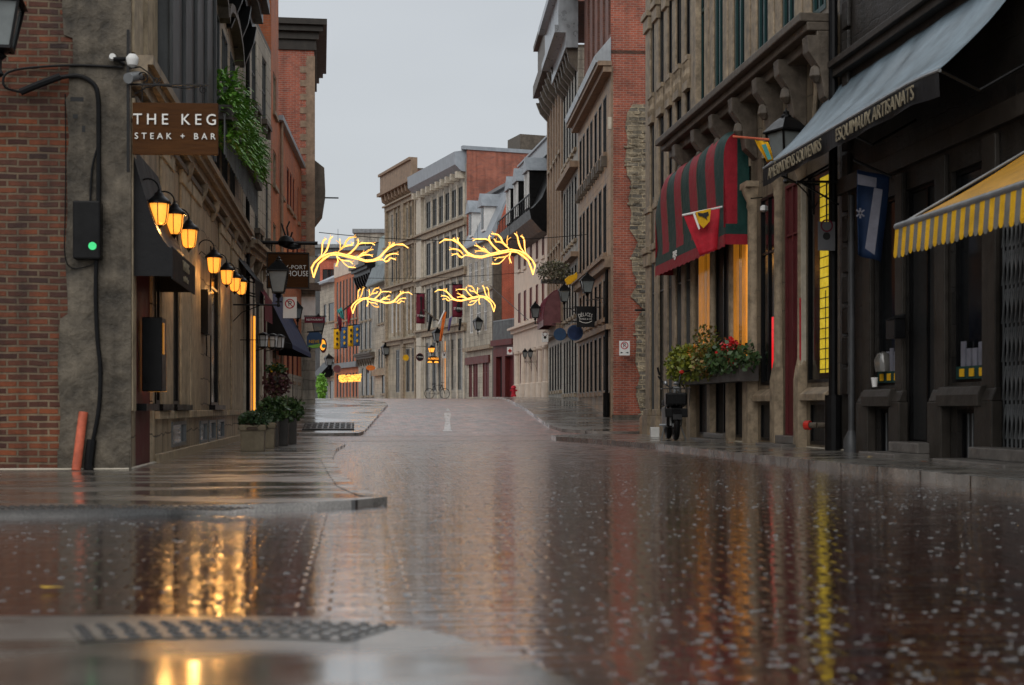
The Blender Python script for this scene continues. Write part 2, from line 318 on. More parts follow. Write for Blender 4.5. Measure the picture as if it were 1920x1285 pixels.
# ------------------------------------------------------------------ mesh builder
SPLIT = {k: (v or k) for k, v in dict(pilasters='pilaster', consoles='console', doorstep='', balustrade='', side_wall_upper='upper_wall', window_sill='', window_ledge='', sill_bracket='', stringcourse='', plinth='', piers='pier', columns='column', giant_pilasters='pilaster_', upper_pilaster='', pier_hole='', hood_moulding='', upper_side='', quoins='quoin', cornice_bracket='', metal_flashing='', arch_spandrel='', arch_moulding='', rusticated_blocks='stone_block', yellow_card='', postcard='', roof_duct='', moulding='', bars='bar', rubble_stone='', eave_moulding='', upper_cornice='', drapes='drape', red_stripes='red_stripe', green_stripes='green_stripe', arm='', cornice='', roof_ribs='roof_rib', mirror='', stone_step='', dormer_frame='', grid_lines='').items()}
SPLIT['giant_pilasters'] = 'tall_pilaster'; del SPLIT['grid_lines']
class MB:
    def __init__(s): s.v = []; s.f = []
    def quad(s, a, b, c, d):
        n = len(s.v); s.v += [tuple(a), tuple(b), tuple(c), tuple(d)]; s.f.append((n, n+1, n+2, n+3)); return s
    def poly(s, pts):
        n = len(s.v); s.v += [tuple(p) for p in pts]; s.f.append(tuple(range(n, n+len(pts)))); return s
    def box(s, x0, x1, y0, y1, z0, z1):
        if x0 > x1: x0, x1 = x1, x0
        if y0 > y1: y0, y1 = y1, y0
        if z0 > z1: z0, z1 = z1, z0
        n = len(s.v)
        s.v += [(x0,y0,z0),(x1,y0,z0),(x1,y1,z0),(x0,y1,z0),(x0,y0,z1),(x1,y0,z1),(x1,y1,z1),(x0,y1,z1)]
        s.f += [tuple(n+i for i in q) for q in ((0,3,2,1),(4,5,6,7),(0,1,5,4),(1,2,6,5),(2,3,7,6),(3,0,4,7))]
        return s
    def bar(s, p, q, w, h=None):      # rectangular bar between two points
        h = h or w; p = Vector(p); q = Vector(q); d = (q-p).normalized()
        up = Vector((0,0,1)) if abs(d.z) < .95 else Vector((0,1,0))
        a = d.cross(up).normalized()*w/2; b = a.cross(d).normalized()*h/2
        n = len(s.v); s.v += [tuple(t+x) for t in (p, q) for x in (-a-b, a-b, a+b, -a+b)]
        s.f += [tuple(n+i for i in t) for t in ((0,1,2,3),(7,6,5,4),(0,4,5,1),(1,5,6,2),(2,6,7,3),(3,7,4,0))]; return s
    def tube(s, pts, r, n=8, cap=True):
        pts = [Vector(p) for p in pts]; k = len(pts); rs = r if isinstance(r, (list, tuple)) else [r]*k
        base = len(s.v); prev = None
        for i, p in enumerate(pts):
            d = ((pts[min(i+1, k-1)]-pts[max(i-1, 0)])).normalized()
            if prev is None:
                up = Vector((0,0,1)) if abs(d.z) < .9 else Vector((0,1,0)); a = d.cross(up).normalized()
            else: a = (prev-d*prev.dot(d)).normalized()
            prev = a; b = d.cross(a)
            for j in range(n):
                t = 2*math.pi*j/n; s.v.append(tuple(p+(a*math.cos(t)+b*math.sin(t))*rs[i]))
        for i in range(k-1):
            for j in range(n):
                s.f.append((base+i*n+j, base+i*n+(j+1) % n, base+(i+1)*n+(j+1) % n, base+(i+1)*n+j))
        if cap: s.f.append(tuple(base+j for j in reversed(range(n)))); s.f.append(tuple(base+(k-1)*n+j for j in range(n)))
        return s
    def lathe(s, c, prof, n=16, rot=0, sx=1, sy=1):   # prof: (r, z)
        base = len(s.v); c = Vector(c)
        for r, z in prof:
            for j in range(n):
                t = 2*math.pi*j/n+rot; s.v.append((c.x+r*math.cos(t)*sx, c.y+r*math.sin(t)*sy, c.z+z))
        for i in range(len(prof)-1):
            for j in range(n): s.f.append((base+i*n+j, base+i*n+(j+1) % n, base+(i+1)*n+(j+1) % n, base+(i+1)*n+j))
        s.f.append(tuple(base+j for j in reversed(range(n)))); s.f.append(tuple(base+(len(prof)-1)*n+j for j in range(n)))
        return s
    def prism(s, prof, x0, x1):       # profile in (y,z) extruded along x
        n = len(s.v); k = len(prof)
        s.v += [(x0, y, z) for y, z in prof]+[(x1, y, z) for y, z in prof]
        s.f += [(n+i, n+(i+1) % k, n+k+(i+1) % k, n+k+i) for i in range(k)]
        s.f += [tuple(n+i for i in reversed(range(k))), tuple(n+k+i for i in range(k))]; return s
    def slab(s, pts, y0, y1):         # outline in (x,z) with thickness y0..y1
        n = len(s.v); k = len(pts)
        s.v += [(x, y0, z) for x, z in pts]+[(x, y1, z) for x, z in pts]
        s.f += [(n+i, n+(i+1) % k, n+k+(i+1) % k, n+k+i) for i in range(k)]
        s.f += [tuple(n+i for i in reversed(range(k))), tuple(n+k+i for i in range(k))]; return s
    def leaves(s, cx, cy, cz, rx, ry, rz, n, size, droop=0, shell=.5):
        for _ in range(n):
            while 1:
                p = Vector((random.uniform(-1, 1), random.uniform(-1, 1), random.uniform(-1, 1)))
                l = p.length
                if l < 1 and (l > shell or random.random() < .3): break
            c = Vector((cx+p.x*rx, cy+p.y*ry, cz+p.z*rz)); k = size*random.uniform(.6, 1.4)
            d = Vector((random.gauss(0, 1), random.gauss(0, 1), random.gauss(-droop, .8))).normalized()
            w = d.cross(Vector((random.gauss(0, 1), random.gauss(0, 1), random.gauss(0, 1)))).normalized()*k*.35
            s.quad(c-d*k*.1, c+d*k*.5+w, c+d*k, c+d*k*.5-w)
        return s
    def build(s, name, mat, parent=None, smooth=False, bevel=0):
        if name in SPLIT and not getattr(s, 'one', False):      # separate pieces become separate parts
            par = list(range(len(s.v)))
            def fd(a):
                while par[a] != a: par[a] = par[par[a]]; a = par[a]
                return a
            for f in s.f:
                for k in f[1:]: par[fd(k)] = fd(f[0])
            isl = {}
            for f in s.f: isl.setdefault(fd(f[0]), []).append(f)
            G_ = []
            for fs in isl.values():
                ids = {i for f in fs for i in f}; lo = [min(s.v[i][k] for i in ids)-.004 for k in range(3)]; hi = [max(s.v[i][k] for i in ids)+.004 for k in range(3)]
                G_.append([fs, lo, hi])
            ch = True
            while ch:
                ch = False; out = []
                for g in G_:
                    for h in out:
                        if all(g[1][k] <= h[2][k] and h[1][k] <= g[2][k] for k in range(3)):
                            h[0] += g[0]; h[1] = [min(a, b) for a, b in zip(g[1], h[1])]; h[2] = [max(a, b) for a, b in zip(g[2], h[2])]; ch = True; break
                    else: out.append(g)
                G_ = out
            o = None
            for fs, _, _ in G_:
                ids = sorted({i for f in fs for i in f}); mp_ = {i: n for n, i in enumerate(ids)}
                q = MB(); q.one = True; q.v = [s.v[i] for i in ids]; q.f = [tuple(mp_[i] for i in f) for f in fs]
                o = q.build(SPLIT[name], mat, parent, smooth, bevel)
            return o
        me = bpy.data.meshes.new(name); me.from_pydata(s.v, [], s.f); me.update()
        if smooth:
            bm = bmesh.new(); bm.from_mesh(me); bmesh.ops.remove_doubles(bm, verts=bm.verts, dist=2e-5); bm.to_mesh(me); bm.free(); me.update()
        uvl = me.uv_layers.new(name='UVMap')
        for po in me.polygons:
            n = po.normal; ax, ay, az = abs(n.x), abs(n.y), abs(n.z)
            for li in po.loop_indices:
                co = me.vertices[me.loops[li].vertex_index].co
                uvl.data[li].uv = (co.x, co.y) if az > ax and az > ay else ((co.y, co.z) if ax > ay else (co.x, co.z))
            po.use_smooth = smooth
        me.materials.append(MATS[mat] if isinstance(mat, str) else mat)
        o = bpy.data.objects.new(name, me); COL.objects.link(o)
        if parent is not None: o.parent = parent
        if smooth and me.polygons: me.set_sharp_from_angle(angle=math.radians(40))
        if bevel:
            b = o.modifiers.new('bevel', 'BEVEL'); b.width = bevel; b.segments = 2; b.limit_method = 'ANGLE'
        return o
def tag(o, label=None, cat=None, group=None, kind=None):
    for k, v in (('label', label), ('category', cat), ('group', group), ('kind', kind)):
        if v: o[k] = v
    return o
def thing(name, label, cat, loc=(0, 0, 0), rz=0, group=None):
    o = bpy.data.objects.new(name, None); COL.objects.link(o); o.location = loc; o.rotation_euler = (0, 0, rz); o.empty_display_size = .2
    return tag(o, label, cat, group)
def dup(root, loc, rz=None, label=None, scale=None):
    kids = list(root.children)
    r = root.copy(); COL.objects.link(r)
    for k in kids:
        gk = list(k.children)
        c = k.copy(); COL.objects.link(c); c.parent = r
        for g in gk:
            d = g.copy(); COL.objects.link(d); d.parent = c
    r.location = loc
    if rz is not None: r.rotation_euler = (0, 0, rz)
    if scale: r.scale = (scale,)*3
    if label: r['label'] = label
    return r
def text(s, size, mat, parent, loc, rot=(math.pi/2, 0, 0), name='lettering', ext=.006, align='CENTER', space=1.0, sx=1.0, shear=0):
    cu = bpy.data.curves.new('txt', 'FONT'); cu.body = s; cu.size = size; cu.extrude = ext; cu.align_x = align; cu.align_y = 'CENTER'
    cu.space_character = space; cu.shear = shear; cu.resolution_u = 3
    t = bpy.data.objects.new('txt', cu); COL.objects.link(t)
    dg = bpy.context.evaluated_depsgraph_get(); me = bpy.data.meshes.new_from_object(t.evaluated_get(dg))
    bpy.data.objects.remove(t); bpy.data.curves.remove(cu)
    me.transform(Matrix.Diagonal((sx, 1, 1, 1))); me.name = name
    me.materials.clear(); me.materials.append(MATS[mat])
    o = bpy.data.objects.new(name, me); COL.objects.link(o); o.parent = parent; o.location = loc; o.rotation_euler = rot
    return o

# ------------------------------------------------------------------ where things stand
GT = [(-60, -.02), (0, -.01), (10, -.02), (16, -.06), (25, -.07), (35, -.09), (41, -.10), (45, .18), (50, .58), (55, .86), (60, 1.0), (68, 1.13), (80, 1.22), (110, 1.34), (200, 1.6), (900, 4)]
def G(y):
    for (a, b), (c, d) in zip(GT, GT[1:]):
        if y <= c:
            return b+(d-b)*(y-a)/(c-a)
    return GT[-1][1]
def plan(x, D):
    k = (x-960)/FP*D
    return Vector((FX*D+RX*k, FY*D+RY*k))
def W(x, y, D):
    p = plan(x, D); return Vector((p.x, p.y, HC+(765-y)/FP*D))
def gp(x, y, lift=0):                # ground point seen at a photo pixel
    lo, hi = 2.0, 100.0; prev = None
    D = 2.0
    while D < 90:
        w = W(x, y, D)
        if w.z <= G(w.y)+lift: return Vector((w.x, w.y, G(w.y)+lift))
        D += .05
    w = W(x, y, 75); return Vector((w.x, w.y, G(w.y)+lift))
class Fac:
    def __init__(s, xa, Da, xb, Db):
        s.A = plan(xa, Da); B = plan(xb, Db); s.e = (B-s.A).normalized(); s.L = (B-s.A).length
        s.n = Vector((-s.e.y, s.e.x)); s.ang = math.atan2(s.e.y, s.e.x)
    def uD(s, x, out=0):
        d = Vector((FX, FY))+Vector((RX, RY))*((x-960)/FP); a = s.A-s.n*out
        # a + u e = t d
        det = s.e.x*(-d.y)+d.x*s.e.y
        u = (-a.x*(-d.y)-d.x*a.y)/det; t = (s.e.x*(-a.y)+a.x*s.e.y)/det
        return u, t
    def u(s, x, out=0): return s.uD(x, out)[0]
    def z(s, x, y, out=0): return HC+(765-y)/FP*s.uD(x, out)[1]
    def w(s, u, out, z): p = s.A+s.e*u-s.n*out; return Vector((p.x, p.y, z))
    def root(s, name, label, cat, group=None): return thing(name, label, cat, (s.A.x, s.A.y, 0), s.ang, group)
def wall(mb, u0, u1, z0, z1, ops, dep=.25, y=0):
    us = sorted({u0, u1} | {min(max(v, u0), u1) for o in ops for v in o[:2]}); zs = sorted({z0, z1} | {min(max(v, z0), z1) for o in ops for v in o[2:4]})
    for a, b in zip(us, us[1:]):
        for c, d in zip(zs, zs[1:]):
            mu, mz = (a+b)/2, (c+d)/2
            if any(o[0] < mu < o[1] and o[2] < mz < o[3] for o in ops): continue
            mb.quad((a, y, c), (b, y, c), (b, y, d), (a, y, d))
    for o in ops:
        a, b, c, d = o[:4]; e = y+dep
        mb.quad((a, y, c), (a, e, c), (a, e, d), (a, y, d)); mb.quad((b, e, c), (b, y, c), (b, y, d), (b, e, d))
        mb.quad((a, y, c), (b, y, c), (b, e, c), (a, e, c)); mb.quad((a, e, d), (b, e, d), (b, y, d), (a, y, d))
WR = random.Random(4)
def window(par, o, frame='black_paint', pane='glass', dep=.25, y=0, mull=1, trans=.0, fw=.05, name='window'):
    a, b, c, d = o[:4]; e = y+dep-.06
    if pane == 'glass' and WR.random() < .25: pane = 'glass_pale'
    fw = min(fw, (b-a)*.18)
    m = MB(); m.box(a, a+fw, e, e+.06, c, d).box(b-fw, b, e, e+.06, c, d).box(a+fw, b-fw, e, e+.06, c, c+fw).box(a+fw, b-fw, e, e+.06, d-fw, d)
    if mull: m.box((a+b)/2-fw*.4, (a+b)/2+fw*.4, e+.005, e+.05, c+fw, d-fw)
    if trans:
        zt = c+(d-c)*trans; m.box(a+fw, b-fw, e+.01, e+.055, zt-fw*.4, zt+fw*.4)
    w = m.build(name, frame, par)
    MB().quad((a+fw*.5, e+.04, c+fw*.5), (b-fw*.5, e+.04, c+fw*.5), (b-fw*.5, e+.04, d-fw*.5), (a+fw*.5, e+.04, d-fw*.5)).build('pane', pane, w)
    return w
def shell(par, u0, u1, z0, z1, dep, mats, roof='trim_dark', left=True, right=True):
    """side walls, back and roof of a building"""
    if left: MB().quad((u0, dep, z0), (u0, 0, z0), (u0, 0, z1), (u0, dep, z1)).build('side_wall', mats[0], par)
    if right: MB().quad((u1, 0, z0), (u1, dep, z0), (u1, dep, z1), (u1, 0, z1)).build('side_wall', mats[1], par)
    MB().quad((u1, dep, z0), (u0, dep, z0), (u0, dep, z1), (u1, dep, z1)).build('rear_wall', mats[0], par)
    MB().box(u0, u1, .0, dep, z1, z1+.12).build('roof', roof, par)
def rowops(f, xs, xr, yt, yb):
    zt, zb = f.z(xr, yt), f.z(xr, yb)
    return [(f.u(a), f.u(b), zb, zt) for a, b in xs]
def cornice(par, u0, u1, z, h, out, mat, brackets=0, name='cornice', bmat=None, bh=None):
    m = MB(); m.box(u0, u1, -out*.45, 0, z, z+h*.4).box(u0, u1, -out*.75, 0, z+h*.4, z+h*.7).box(u0, u1, -out, 0, z+h*.7, z+h)
    if brackets:
        bh = bh or h*1.2
        for i in range(brackets):
            x = u0+(u1-u0)*(i+.5)/brackets
            m.prism([(0, z), (-out*.6, z), (-out*.5, z-bh*.4), (-out*.15, z-bh), (0, z-bh)], x-.07, x+.07)
    return m.build(name, mat, par)
# ================================================================== GROUND
ys = [-60, -20, 0, 10, 16, 25, 35, 41]+[41+.5*i for i in range(1, 82)]+[90, 110, 150, 200, 400, 900]
def strip(name, mat, ys, xl, xr, lift, kind='structure', lip=0):
    m = MB(); P = [(y, xl(y), xr(y)) for y in ys]
    for (y0, a0, b0), (y1, a1, b1) in zip(P, P[1:]):
        z0, z1 = G(y0)+lift, G(y1)+lift
        m.quad((a0, y0, z0), (b0, y0, z0), (b1, y1, z1), (a1, y1, z1))
        if lip:
            m.quad((b0, y0, z0), (b0, y0, z0-lip), (b1, y1, z1-lip), (b1, y1, z1)); m.quad((a0, y0, z0-lip), (a0, y0, z0), (a1, y1, z1), (a1, y1, z1-lip))
    y0, a0, b0 = P[0]; z0 = G(y0)+lift
    if lip: m.quad((a0, y0, z0-lip), (b0, y0, z0-lip), (b0, y0, z0), (a0, y0, z0))
    o = m.build(name, mat); tag(o, kind=kind); return o
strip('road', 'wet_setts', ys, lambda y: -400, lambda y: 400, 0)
def lerp(tab):
    def f(y):
        if y <= tab[0][0]: return tab[0][1]
        for (a, b), (c, d) in zip(tab, tab[1:]):
            if y <= c: return b+(d-b)*(y-a)/(c-a)
        return tab[-1][1]
    return f
def sr(a, b, n): return [a+(b-a)*i/n for i in range(n+1)]
def sidewalk(name, ylist, inner, outer, lift, side, mat='wet_concrete', cw=.16):
    """paving plus its granite kerb (a real step) along the outer edge"""
    s = -1 if side == 'L' else 1
    if s < 0: strip(name, mat, ylist, inner, lambda y: outer(y)-cw, lift, lip=lift+.02)
    else: strip(name, mat, ylist, lambda y: outer(y)+cw, inner, lift, lip=lift+.02)
    if s < 0: strip('kerb', 'wet_granite', ylist, lambda y: outer(y)-cw+.004, outer, lift+.006, lip=lift+.03)
    else: strip('kerb', 'wet_granite', ylist, outer, lambda y: outer(y)+cw-.004, lift+.006, lip=lift+.03)
# near left corner pavement
outL = lerp([(9.55, -3.2), (9.7, -1.6), (10.0, -.55), (10.35, .0), (10.75, .24), (11.3, .14), (12.5, .0), (16, -.16), (20, -.32), (25, -.33), (28.5, -.2), (30, -.45), (36.5, -.7)])
sidewalk('sidewalk', [9.55, 9.62, 9.7, 9.85, 10.0, 10.2, 10.35, 10.55, 10.75, 11, 11.3, 12, 12.5, 14, 16, 18, 20, 22, 25, 28.5, 30, 33, 36.5], lambda y: -12 if y < 16.45 else -2.75, outL, .05, 'L')
# right pavement near
outR = lerp([(-20, 5.8), (12, 5.68), (26, 5.55), (31, 5.1), (33.5, 4.75), (35.5, 4.9), (37, 6.2)])
sidewalk('sidewalk', [-20, 4, 8, 12, 20, 26, 28, 31, 33.5, 35.5, 37], lambda y: 7.75, outR, .10, 'R')
# far right pavement
outRF = lerp([(41.2, 6.9), (42.2, 6.15), (43.5, 5.95), (48, 6.0), (55, 6.1), (62, 6.5), (72, 7.3), (84, 7.4)])
sidewalk('sidewalk', [41.2, 41.7, 42.2, 43, 43.5, 45, 46, 48, 50, 52, 55, 58, 62, 67, 72, 84], lambda y: 14, outRF, .09, 'R')
outLF = lerp([(40.6, -.6), (41.0, .1), (41.6, .25), (46, .62), (50, .98), (53, 1.2), (55, 1.1), (57, .6), (60, -.5)])
sidewalk('sidewalk', [40.6, 40.8, 41, 41.6, 43, 44, 45, 46, 47, 48, 49, 50, 51, 52, 53, 54, 55, 56, 57, 58.5, 60], lambda y: -4.5, outLF, .08, 'L')
# foreground pavement where the photographer stands
def poly_ground(name, mat, pts, lift, lip=.0, kind='structure'):
    m = MB(); q = [(x, y, G(y)+lift) for x, y in pts]; m.poly(q)
    if lip:
        for a, b in zip(q, q[1:]+q[:1]): m.quad(a, b, (b[0], b[1], b[2]-lip), (a[0], a[1], a[2]-lip))
    o = m.build(name, mat); return tag(o, kind=kind)
edge = [(-14, 4.95), (-3, 4.93), (-1.4, 4.86), (-.75, 4.80), (-.35, 4.76), (-.05, 4.66), (.2, 4.42), (.42, 4.0), (.54, 3.5), (.64, 2.8), (.7, 2.0), (.75, -5), (-14, -5)]
poly_ground('sidewalk', 'wet_concrete', edge[::-1], .03, .04)
# cobble bands of paler granite across the street
strip('crossing_band', 'wet_granite', [33.6, 33.95], lambda y: -.5, lambda y: 4.7, .004)
strip('crossing_band', 'wet_granite', [40.0, 40.3], lambda y: -2, lambda y: 6.5, .004)
# tactile plates: cast iron with domes
def tactile(center, r0, r1, a0, a1, label, lift):
    root = thing('tactile_plate', label, 'tactile plate', (center[0], center[1], 0), 0, 'tactile warning plates at the kerb ramps')
    m = MB(); n = 24
    def P(r, a, z): x, y = r*math.cos(a), r*math.sin(a); return (x, y, G(center[1]+y)+lift+z)
    for i in range(n):
        a, b = a0+(a1-a0)*i/n, a0+(a1-a0)*(i+1)/n
        m.quad(P(r0, a, 0), P(r1, a, 0), P(r1, b, 0), P(r0, b, 0))
        m.quad(P(r1, a, -.006), P(r1, b, -.006), P(r1, b, 0), P(r1, a, 0))
    m.build('plate', 'wet_concrete', root)
    d = MB(); rr = r0+.04
    while rr < r1-.02:
        k = int(abs(a1-a0)*rr/.062)
        for i in range(k):
            a = a0+(a1-a0)*(i+.5)/k; x, y, z = P(rr, a, 0)
            d.lathe((x, y, z), [(.019, 0), (.016, .006), (.007, .009)], 8)
        rr += .062
    d.build('domes', 'cast_iron', root, smooth=True)['kind'] = 'stuff'
tactile((-.50, 3.28), 1.02, 1.34, math.radians(62), math.radians(107), 'curved iron tactile plate at the edge of the foreground pavement', .034)
tactile((-1.9, 7.6), 2.0, 2.33, math.radians(58), math.radians(118), 'curved iron tactile plate at the tip of the left corner pavement', .056)
# drain grating in the far left pavement
root = thing('drain_grate', 'dark rectangular grating set in the far left pavement', 'grate', (-.75, 43.3, G(43.3)+.084), 0)
m = MB()
for i in range(9): m.box(-.75+i*.17, -.75+i*.17+.05, -1.2, 1.2, .0, .02)
for j in range(4): m.box(-.8, .72, -1.25+j*.8, -1.17+j*.8, .002, .024)
o = m.build('bars', 'cast_iron', root); root.rotation_euler = (math.atan(.065), 0, 0)
MB().box(-.8, .72, -1.25, 1.25, -.004, .001).build('pit', 'ink', root)
# painted mark on the road
pm = MB()
def rq(x, y): q = gp(x, y, .005); return tuple(q)
pm.quad(rq(829, 809), rq(849, 809), rq(846, 806), rq(832, 806)).quad(rq(833, 806), rq(845, 806), rq(845, 800), rq(833, 800)).quad(rq(833, 800), rq(845, 800), rq(843, 786), rq(835, 786)).quad(rq(834, 786), rq(844, 786), rq(845, 779), rq(833, 779)).quad(rq(832, 779), rq(846, 779), rq(844, 770), rq(835, 770)).poly([rq(835, 770), rq(844, 770), rq(840, 766)])
tag(pm.build('road_marking', 'road_paint'), kind='structure')
# rain ripples and splashes: small domes of water
random.seed(3)
m = MB()
for _ in range(5200):
    y = 3.2+34*random.random()**1.55
    x = random.uniform(-.6-.20*y*.2, 5.5) if y > 5.2 else random.uniform(.65, 3.4)
    if x < outL(y)+.05 and y > 9.4: continue
    if y < 9.4 and y > 5.1: x = random.uniform(-3, 5.4)
    r = random.uniform(.003, .008)*(1 if random.random() < .93 else 1.5); z = G(y)
    if random.random() < .5: m.lathe((x, y, z-.001), [(r, 0), (r*.85, r*.18), (r*.5, r*.34), (r*.1, r*.4)], 7, sx=2.0)
    else:                    # a ring thrown up by a drop, low rim and hollow middle
        R_ = r*2.2; m.lathe((x, y, z-.001), [(R_, 0), (R_*.86, .0022), (R_*.72, .0004)], 10)
for _ in range(160):
    y = random.uniform(3.3, 30); x = random.uniform(-2, 5.4)
    if x < outL(y)+.05 and y > 9.4: continue
    if y < 5.1: x = random.uniform(.8, 2.5)
    h = random.uniform(.006, .016); m.lathe((x, y, G(y)), [(.003, 0), (.0018, h*.5), (.0025, h)], 5)
tag(m.build('rain_splashes', 'water_drop', smooth=True), 'small ripples and splashes of rain on the wet road', 'rain splashes', kind='stuff')
def leaf(x, y, mat, label, s=.06, lift=.01):
    m = MB(); m.poly([(-s, 0, .004), (-s*.4, -s*.4, .006), (s*.5, -s*.35, .004), (s, 0, .012), (s*.5, s*.35, .006), (-s*.4, s*.4, .008)])
    m.poly([(s*.95, -.002, .012), (s*1.5, -.002, .006), (s*1.5, .002, .006), (s*.95, .002, .013)])
    o = m.build('fallen_leaf', mat); o.location = (x, y, G(y)+lift); o.rotation_euler = (0, 0, random.uniform(0, 6)); tag(o, label, 'leaf'); return o
p = gp(97, 1110); leaf(p.x, p.y, 'leaf_yellow', 'yellow leaf lying on the wet road by the foreground pavement', .05)
for i, (x, y, l) in enumerate([(1370, 832, 'brown leaf on the right pavement nearest the orange lit windows'), (1445, 846, 'rust brown leaf on the right pavement before the standpipe'), (1630, 858, 'pale leaf on the pavement below the white downpipe'), (1735, 868, 'brown leaf on the pavement before the dark shop door')]):
    p = gp(x, y, .1); leaf(p.x, p.y, 'leaf_brown' if i != 2 else 'leaf_yellow', l, .06, .108)

# ================================================================== LEFT SIDE
# ---- corner building (brick flank, stone pier, limestone front)
f1 = Fac(243, 16.4, 455, 32.9)
b1 = f1.root('corner_building', 'beige limestone steakhouse with a weathered brick flank on the left corner', 'building')
U = f1.u; Z = f1.z
zc = f1.z(379, 321)
ops = [(U(254), U(286), -.06, 2.9), (U(290), U(297), 0.75, 3.05), (U(322), U(332), 0.75, 3.3), (U(394), U(407), 0.75, 3.6)]
base = [(U(321), U(347), .14, .5), (U(374), U(387), .1, .48), (U(391), U(403), .1, .48), (U(407), U(419), .1, .48)]
upx = [(383, 395), (400, 410), (416, 425), (431, 439)]
ups = [(U(a), U(b), 5.15, 8.1) for a, b in upx]
m = MB(); wall(m, 0, f1.L, -.5, 9.6, ops+base+ups, .04); m.build('front_wall', 'ashlar_keg', b1)
shell(b1, 0, f1.L, -.5, 9.6, 9, ('brick_wall', 'ashlar_grey'))
MB().quad((ops[0][0], .035, -.06), (ops[0][1], .035, -.06), (ops[0][1], .035, 2.9), (ops[0][0], .035, 2.9)).build('door', 'dark_red', b1)
for i, o in enumerate(ops[1:]): window(b1, o, 'black_paint', 'glass', .04, trans=.75, mull=0)
for o in base: window(b1, o, 'grey_metal', 'glass', .04, mull=0, name='basement_window')
for o in ups: window(b1, o, 'grey_board', 'glass', .04, trans=.6)
m = MB()    # pilasters and trims
for a, b in ((243.5, 250), (299, 320), (336, 352), (354, 372), (410, 428), (432, 453)):
    m.box(U(a), U(b), -.035, 0, .66, zc-.45); m.box(U(a)-.03, U(b)+.03, -.06, 0, zc-.7, zc-.45)
m.build('pilasters', 'trim_keg', b1, bevel=.01)
m = MB()
for a, b in ((290, 318), (322, 346), (352, 372), (372, 420), (424, 453)): m.box(U(a), U(b), -.07, 0, .55, .66)
m.box(U(290), f1.L, -.06, 0, -.4, .10); m.build('plinth', 'trim_keg', b1, bevel=.01)
m = MB()
for a, b in ((257, 282), (290, 311), (318, 348), (392, 412)): m.box(U(a), U(b), -.11, .05, .665, .75)
m.build('window_sill', 'black_paint', b1)
cornice(b1, 0.05, f1.L+.1, zc-.30, .36, .26, 'trim_stone', 8, bh=.35)
m = MB().box(0.06, f1.L, -.08, 0, zc-.50, zc-.42); m.build('moulding', 'trim_dark', b1)
# grey boarded bay on the first floor
m = MB(); a, b = U(288), U(378); m.box(a, b, -.20, .02, zc+.1, 9.4)
n_ = 4
for i in range(n_+1):
    x = a+(b-a)*i/n_; m.box(x-.05, x+.05, -.25, -.2, zc+.14, 9.4)
m.build('boarded_bay', 'grey_board', b1, bevel=.01)
m = MB().box(U(245), U(262), -.04, 0, zc+.1, 9.4).box(U(266), U(285), -.07, 0, zc+.1, 9.4); m.build('upper_pilaster', 'trim_keg', b1)
m = MB()   # curved hood moulding above the upper windows
for a, b in ((381, 410), (412, 441)):
    ua, ub = U(a), U(b)
    for i in range(8):
        t0, t1 = math.pi*i/8, math.pi*(i+1)/8; c = (ua+ub)/2; r = (ub-ua)/2
        m.bar((c-r*math.cos(t0), -.1, 8.15+.55*math.sin(t0)), (c-r*math.cos(t1), -.1, 8.15+.55*math.sin(t1)), .2, .16)
m.build('hood_moulding', 'trim_dark', b1)
m = MB()
for i in range(26):
    x = U(381)+(U(452)-U(381))*i/25; m.bar((x, -.36, zc+.32), (x, -.36, zc+1.0), .025)
m.bar((U(381), -.36, zc+1.0), (U(452), -.36, zc+1.0), .05); m.build('balcony_railing', 'grey_metal', b1)
cornice(b1, 0, f1.L+.05, 9.3, .75, .62, 'black_paint', 10, 'eave')
# stone pier on the brick flank (local x = 0 face), jagged edge
def flank(px, py): return (243-px)/162.6*1.0, HC+(765-py)/162.6
edge_ = [(124, -260), (121, 20), (124, 70), (140, 76), (141, 122), (133, 128), (134, 180), (127, 190), (134, 262), (129, 300), (131, 400), (126, 480), (131, 560), (131, 590), (117, 600), (113, 690), (118, 780), (115, 840), (112, 900)]
pts = [flank(*e) for e in edge_]+[(-.02, -.4), (-.02, flank(0, -260)[1])]
m = MB(); n0 = len(m.v); k = len(pts)
m.v += [(-.035, y, z) for y, z in pts]+[(.01, y, z) for y, z in pts]
m.f += [tuple(range(k)), ]+[(i, (i+1) % k, k+(i+1) % k, k+i) for i in range(k)]
m.build('stone_pier', 'concrete_rough', b1)
m = MB()
for px, py, w, h in ((148, 190, 24, 8), (145, 222, 9, 8), (160, 245, 6, 12)):
    y, z = flank(px, py); m.box(-.037, -.03, y-w/325, y+w/325, z-h/325, z+h/325)
m.build('pier_hole', 'ink', b1)
m = MB().box(-.045, -.034, .0, .8, -.4, .22); m.build('pier_footing', 'concrete_rough', b1)

def base_line(par, f, ua, ub, lift):       # pale line of splashed mortar and foam at the foot of the wall
    m = MB(); n = 24
    for i in range(n):
        a, b = ua+(ub-ua)*i/n, ua+(ub-ua)*(i+1)/n; pa, pb = f.w(a, 0, 0), f.w(b, 0, 0); za, zb = G(pa.y)+lift, G(pb.y)+lift; w = random.uniform(.012, .035)
        m.quad((a, -w, za+.004), (b, -w, zb+.004), (b, 0, zb+.022), (a, 0, za+.022))
    m.build('base_joint', 'trim_light', par)
base_line(b1, f1, 0, f1.L, .05)
m = MB(); g_ = G(16.4)+.05; m.quad((-.075, 0, g_+.004), (-.04, 0, g_+.022), (-.04, 3, g_+.022), (-.07, 3, g_+.004)); m.build('base_joint', 'trim_light', b1)
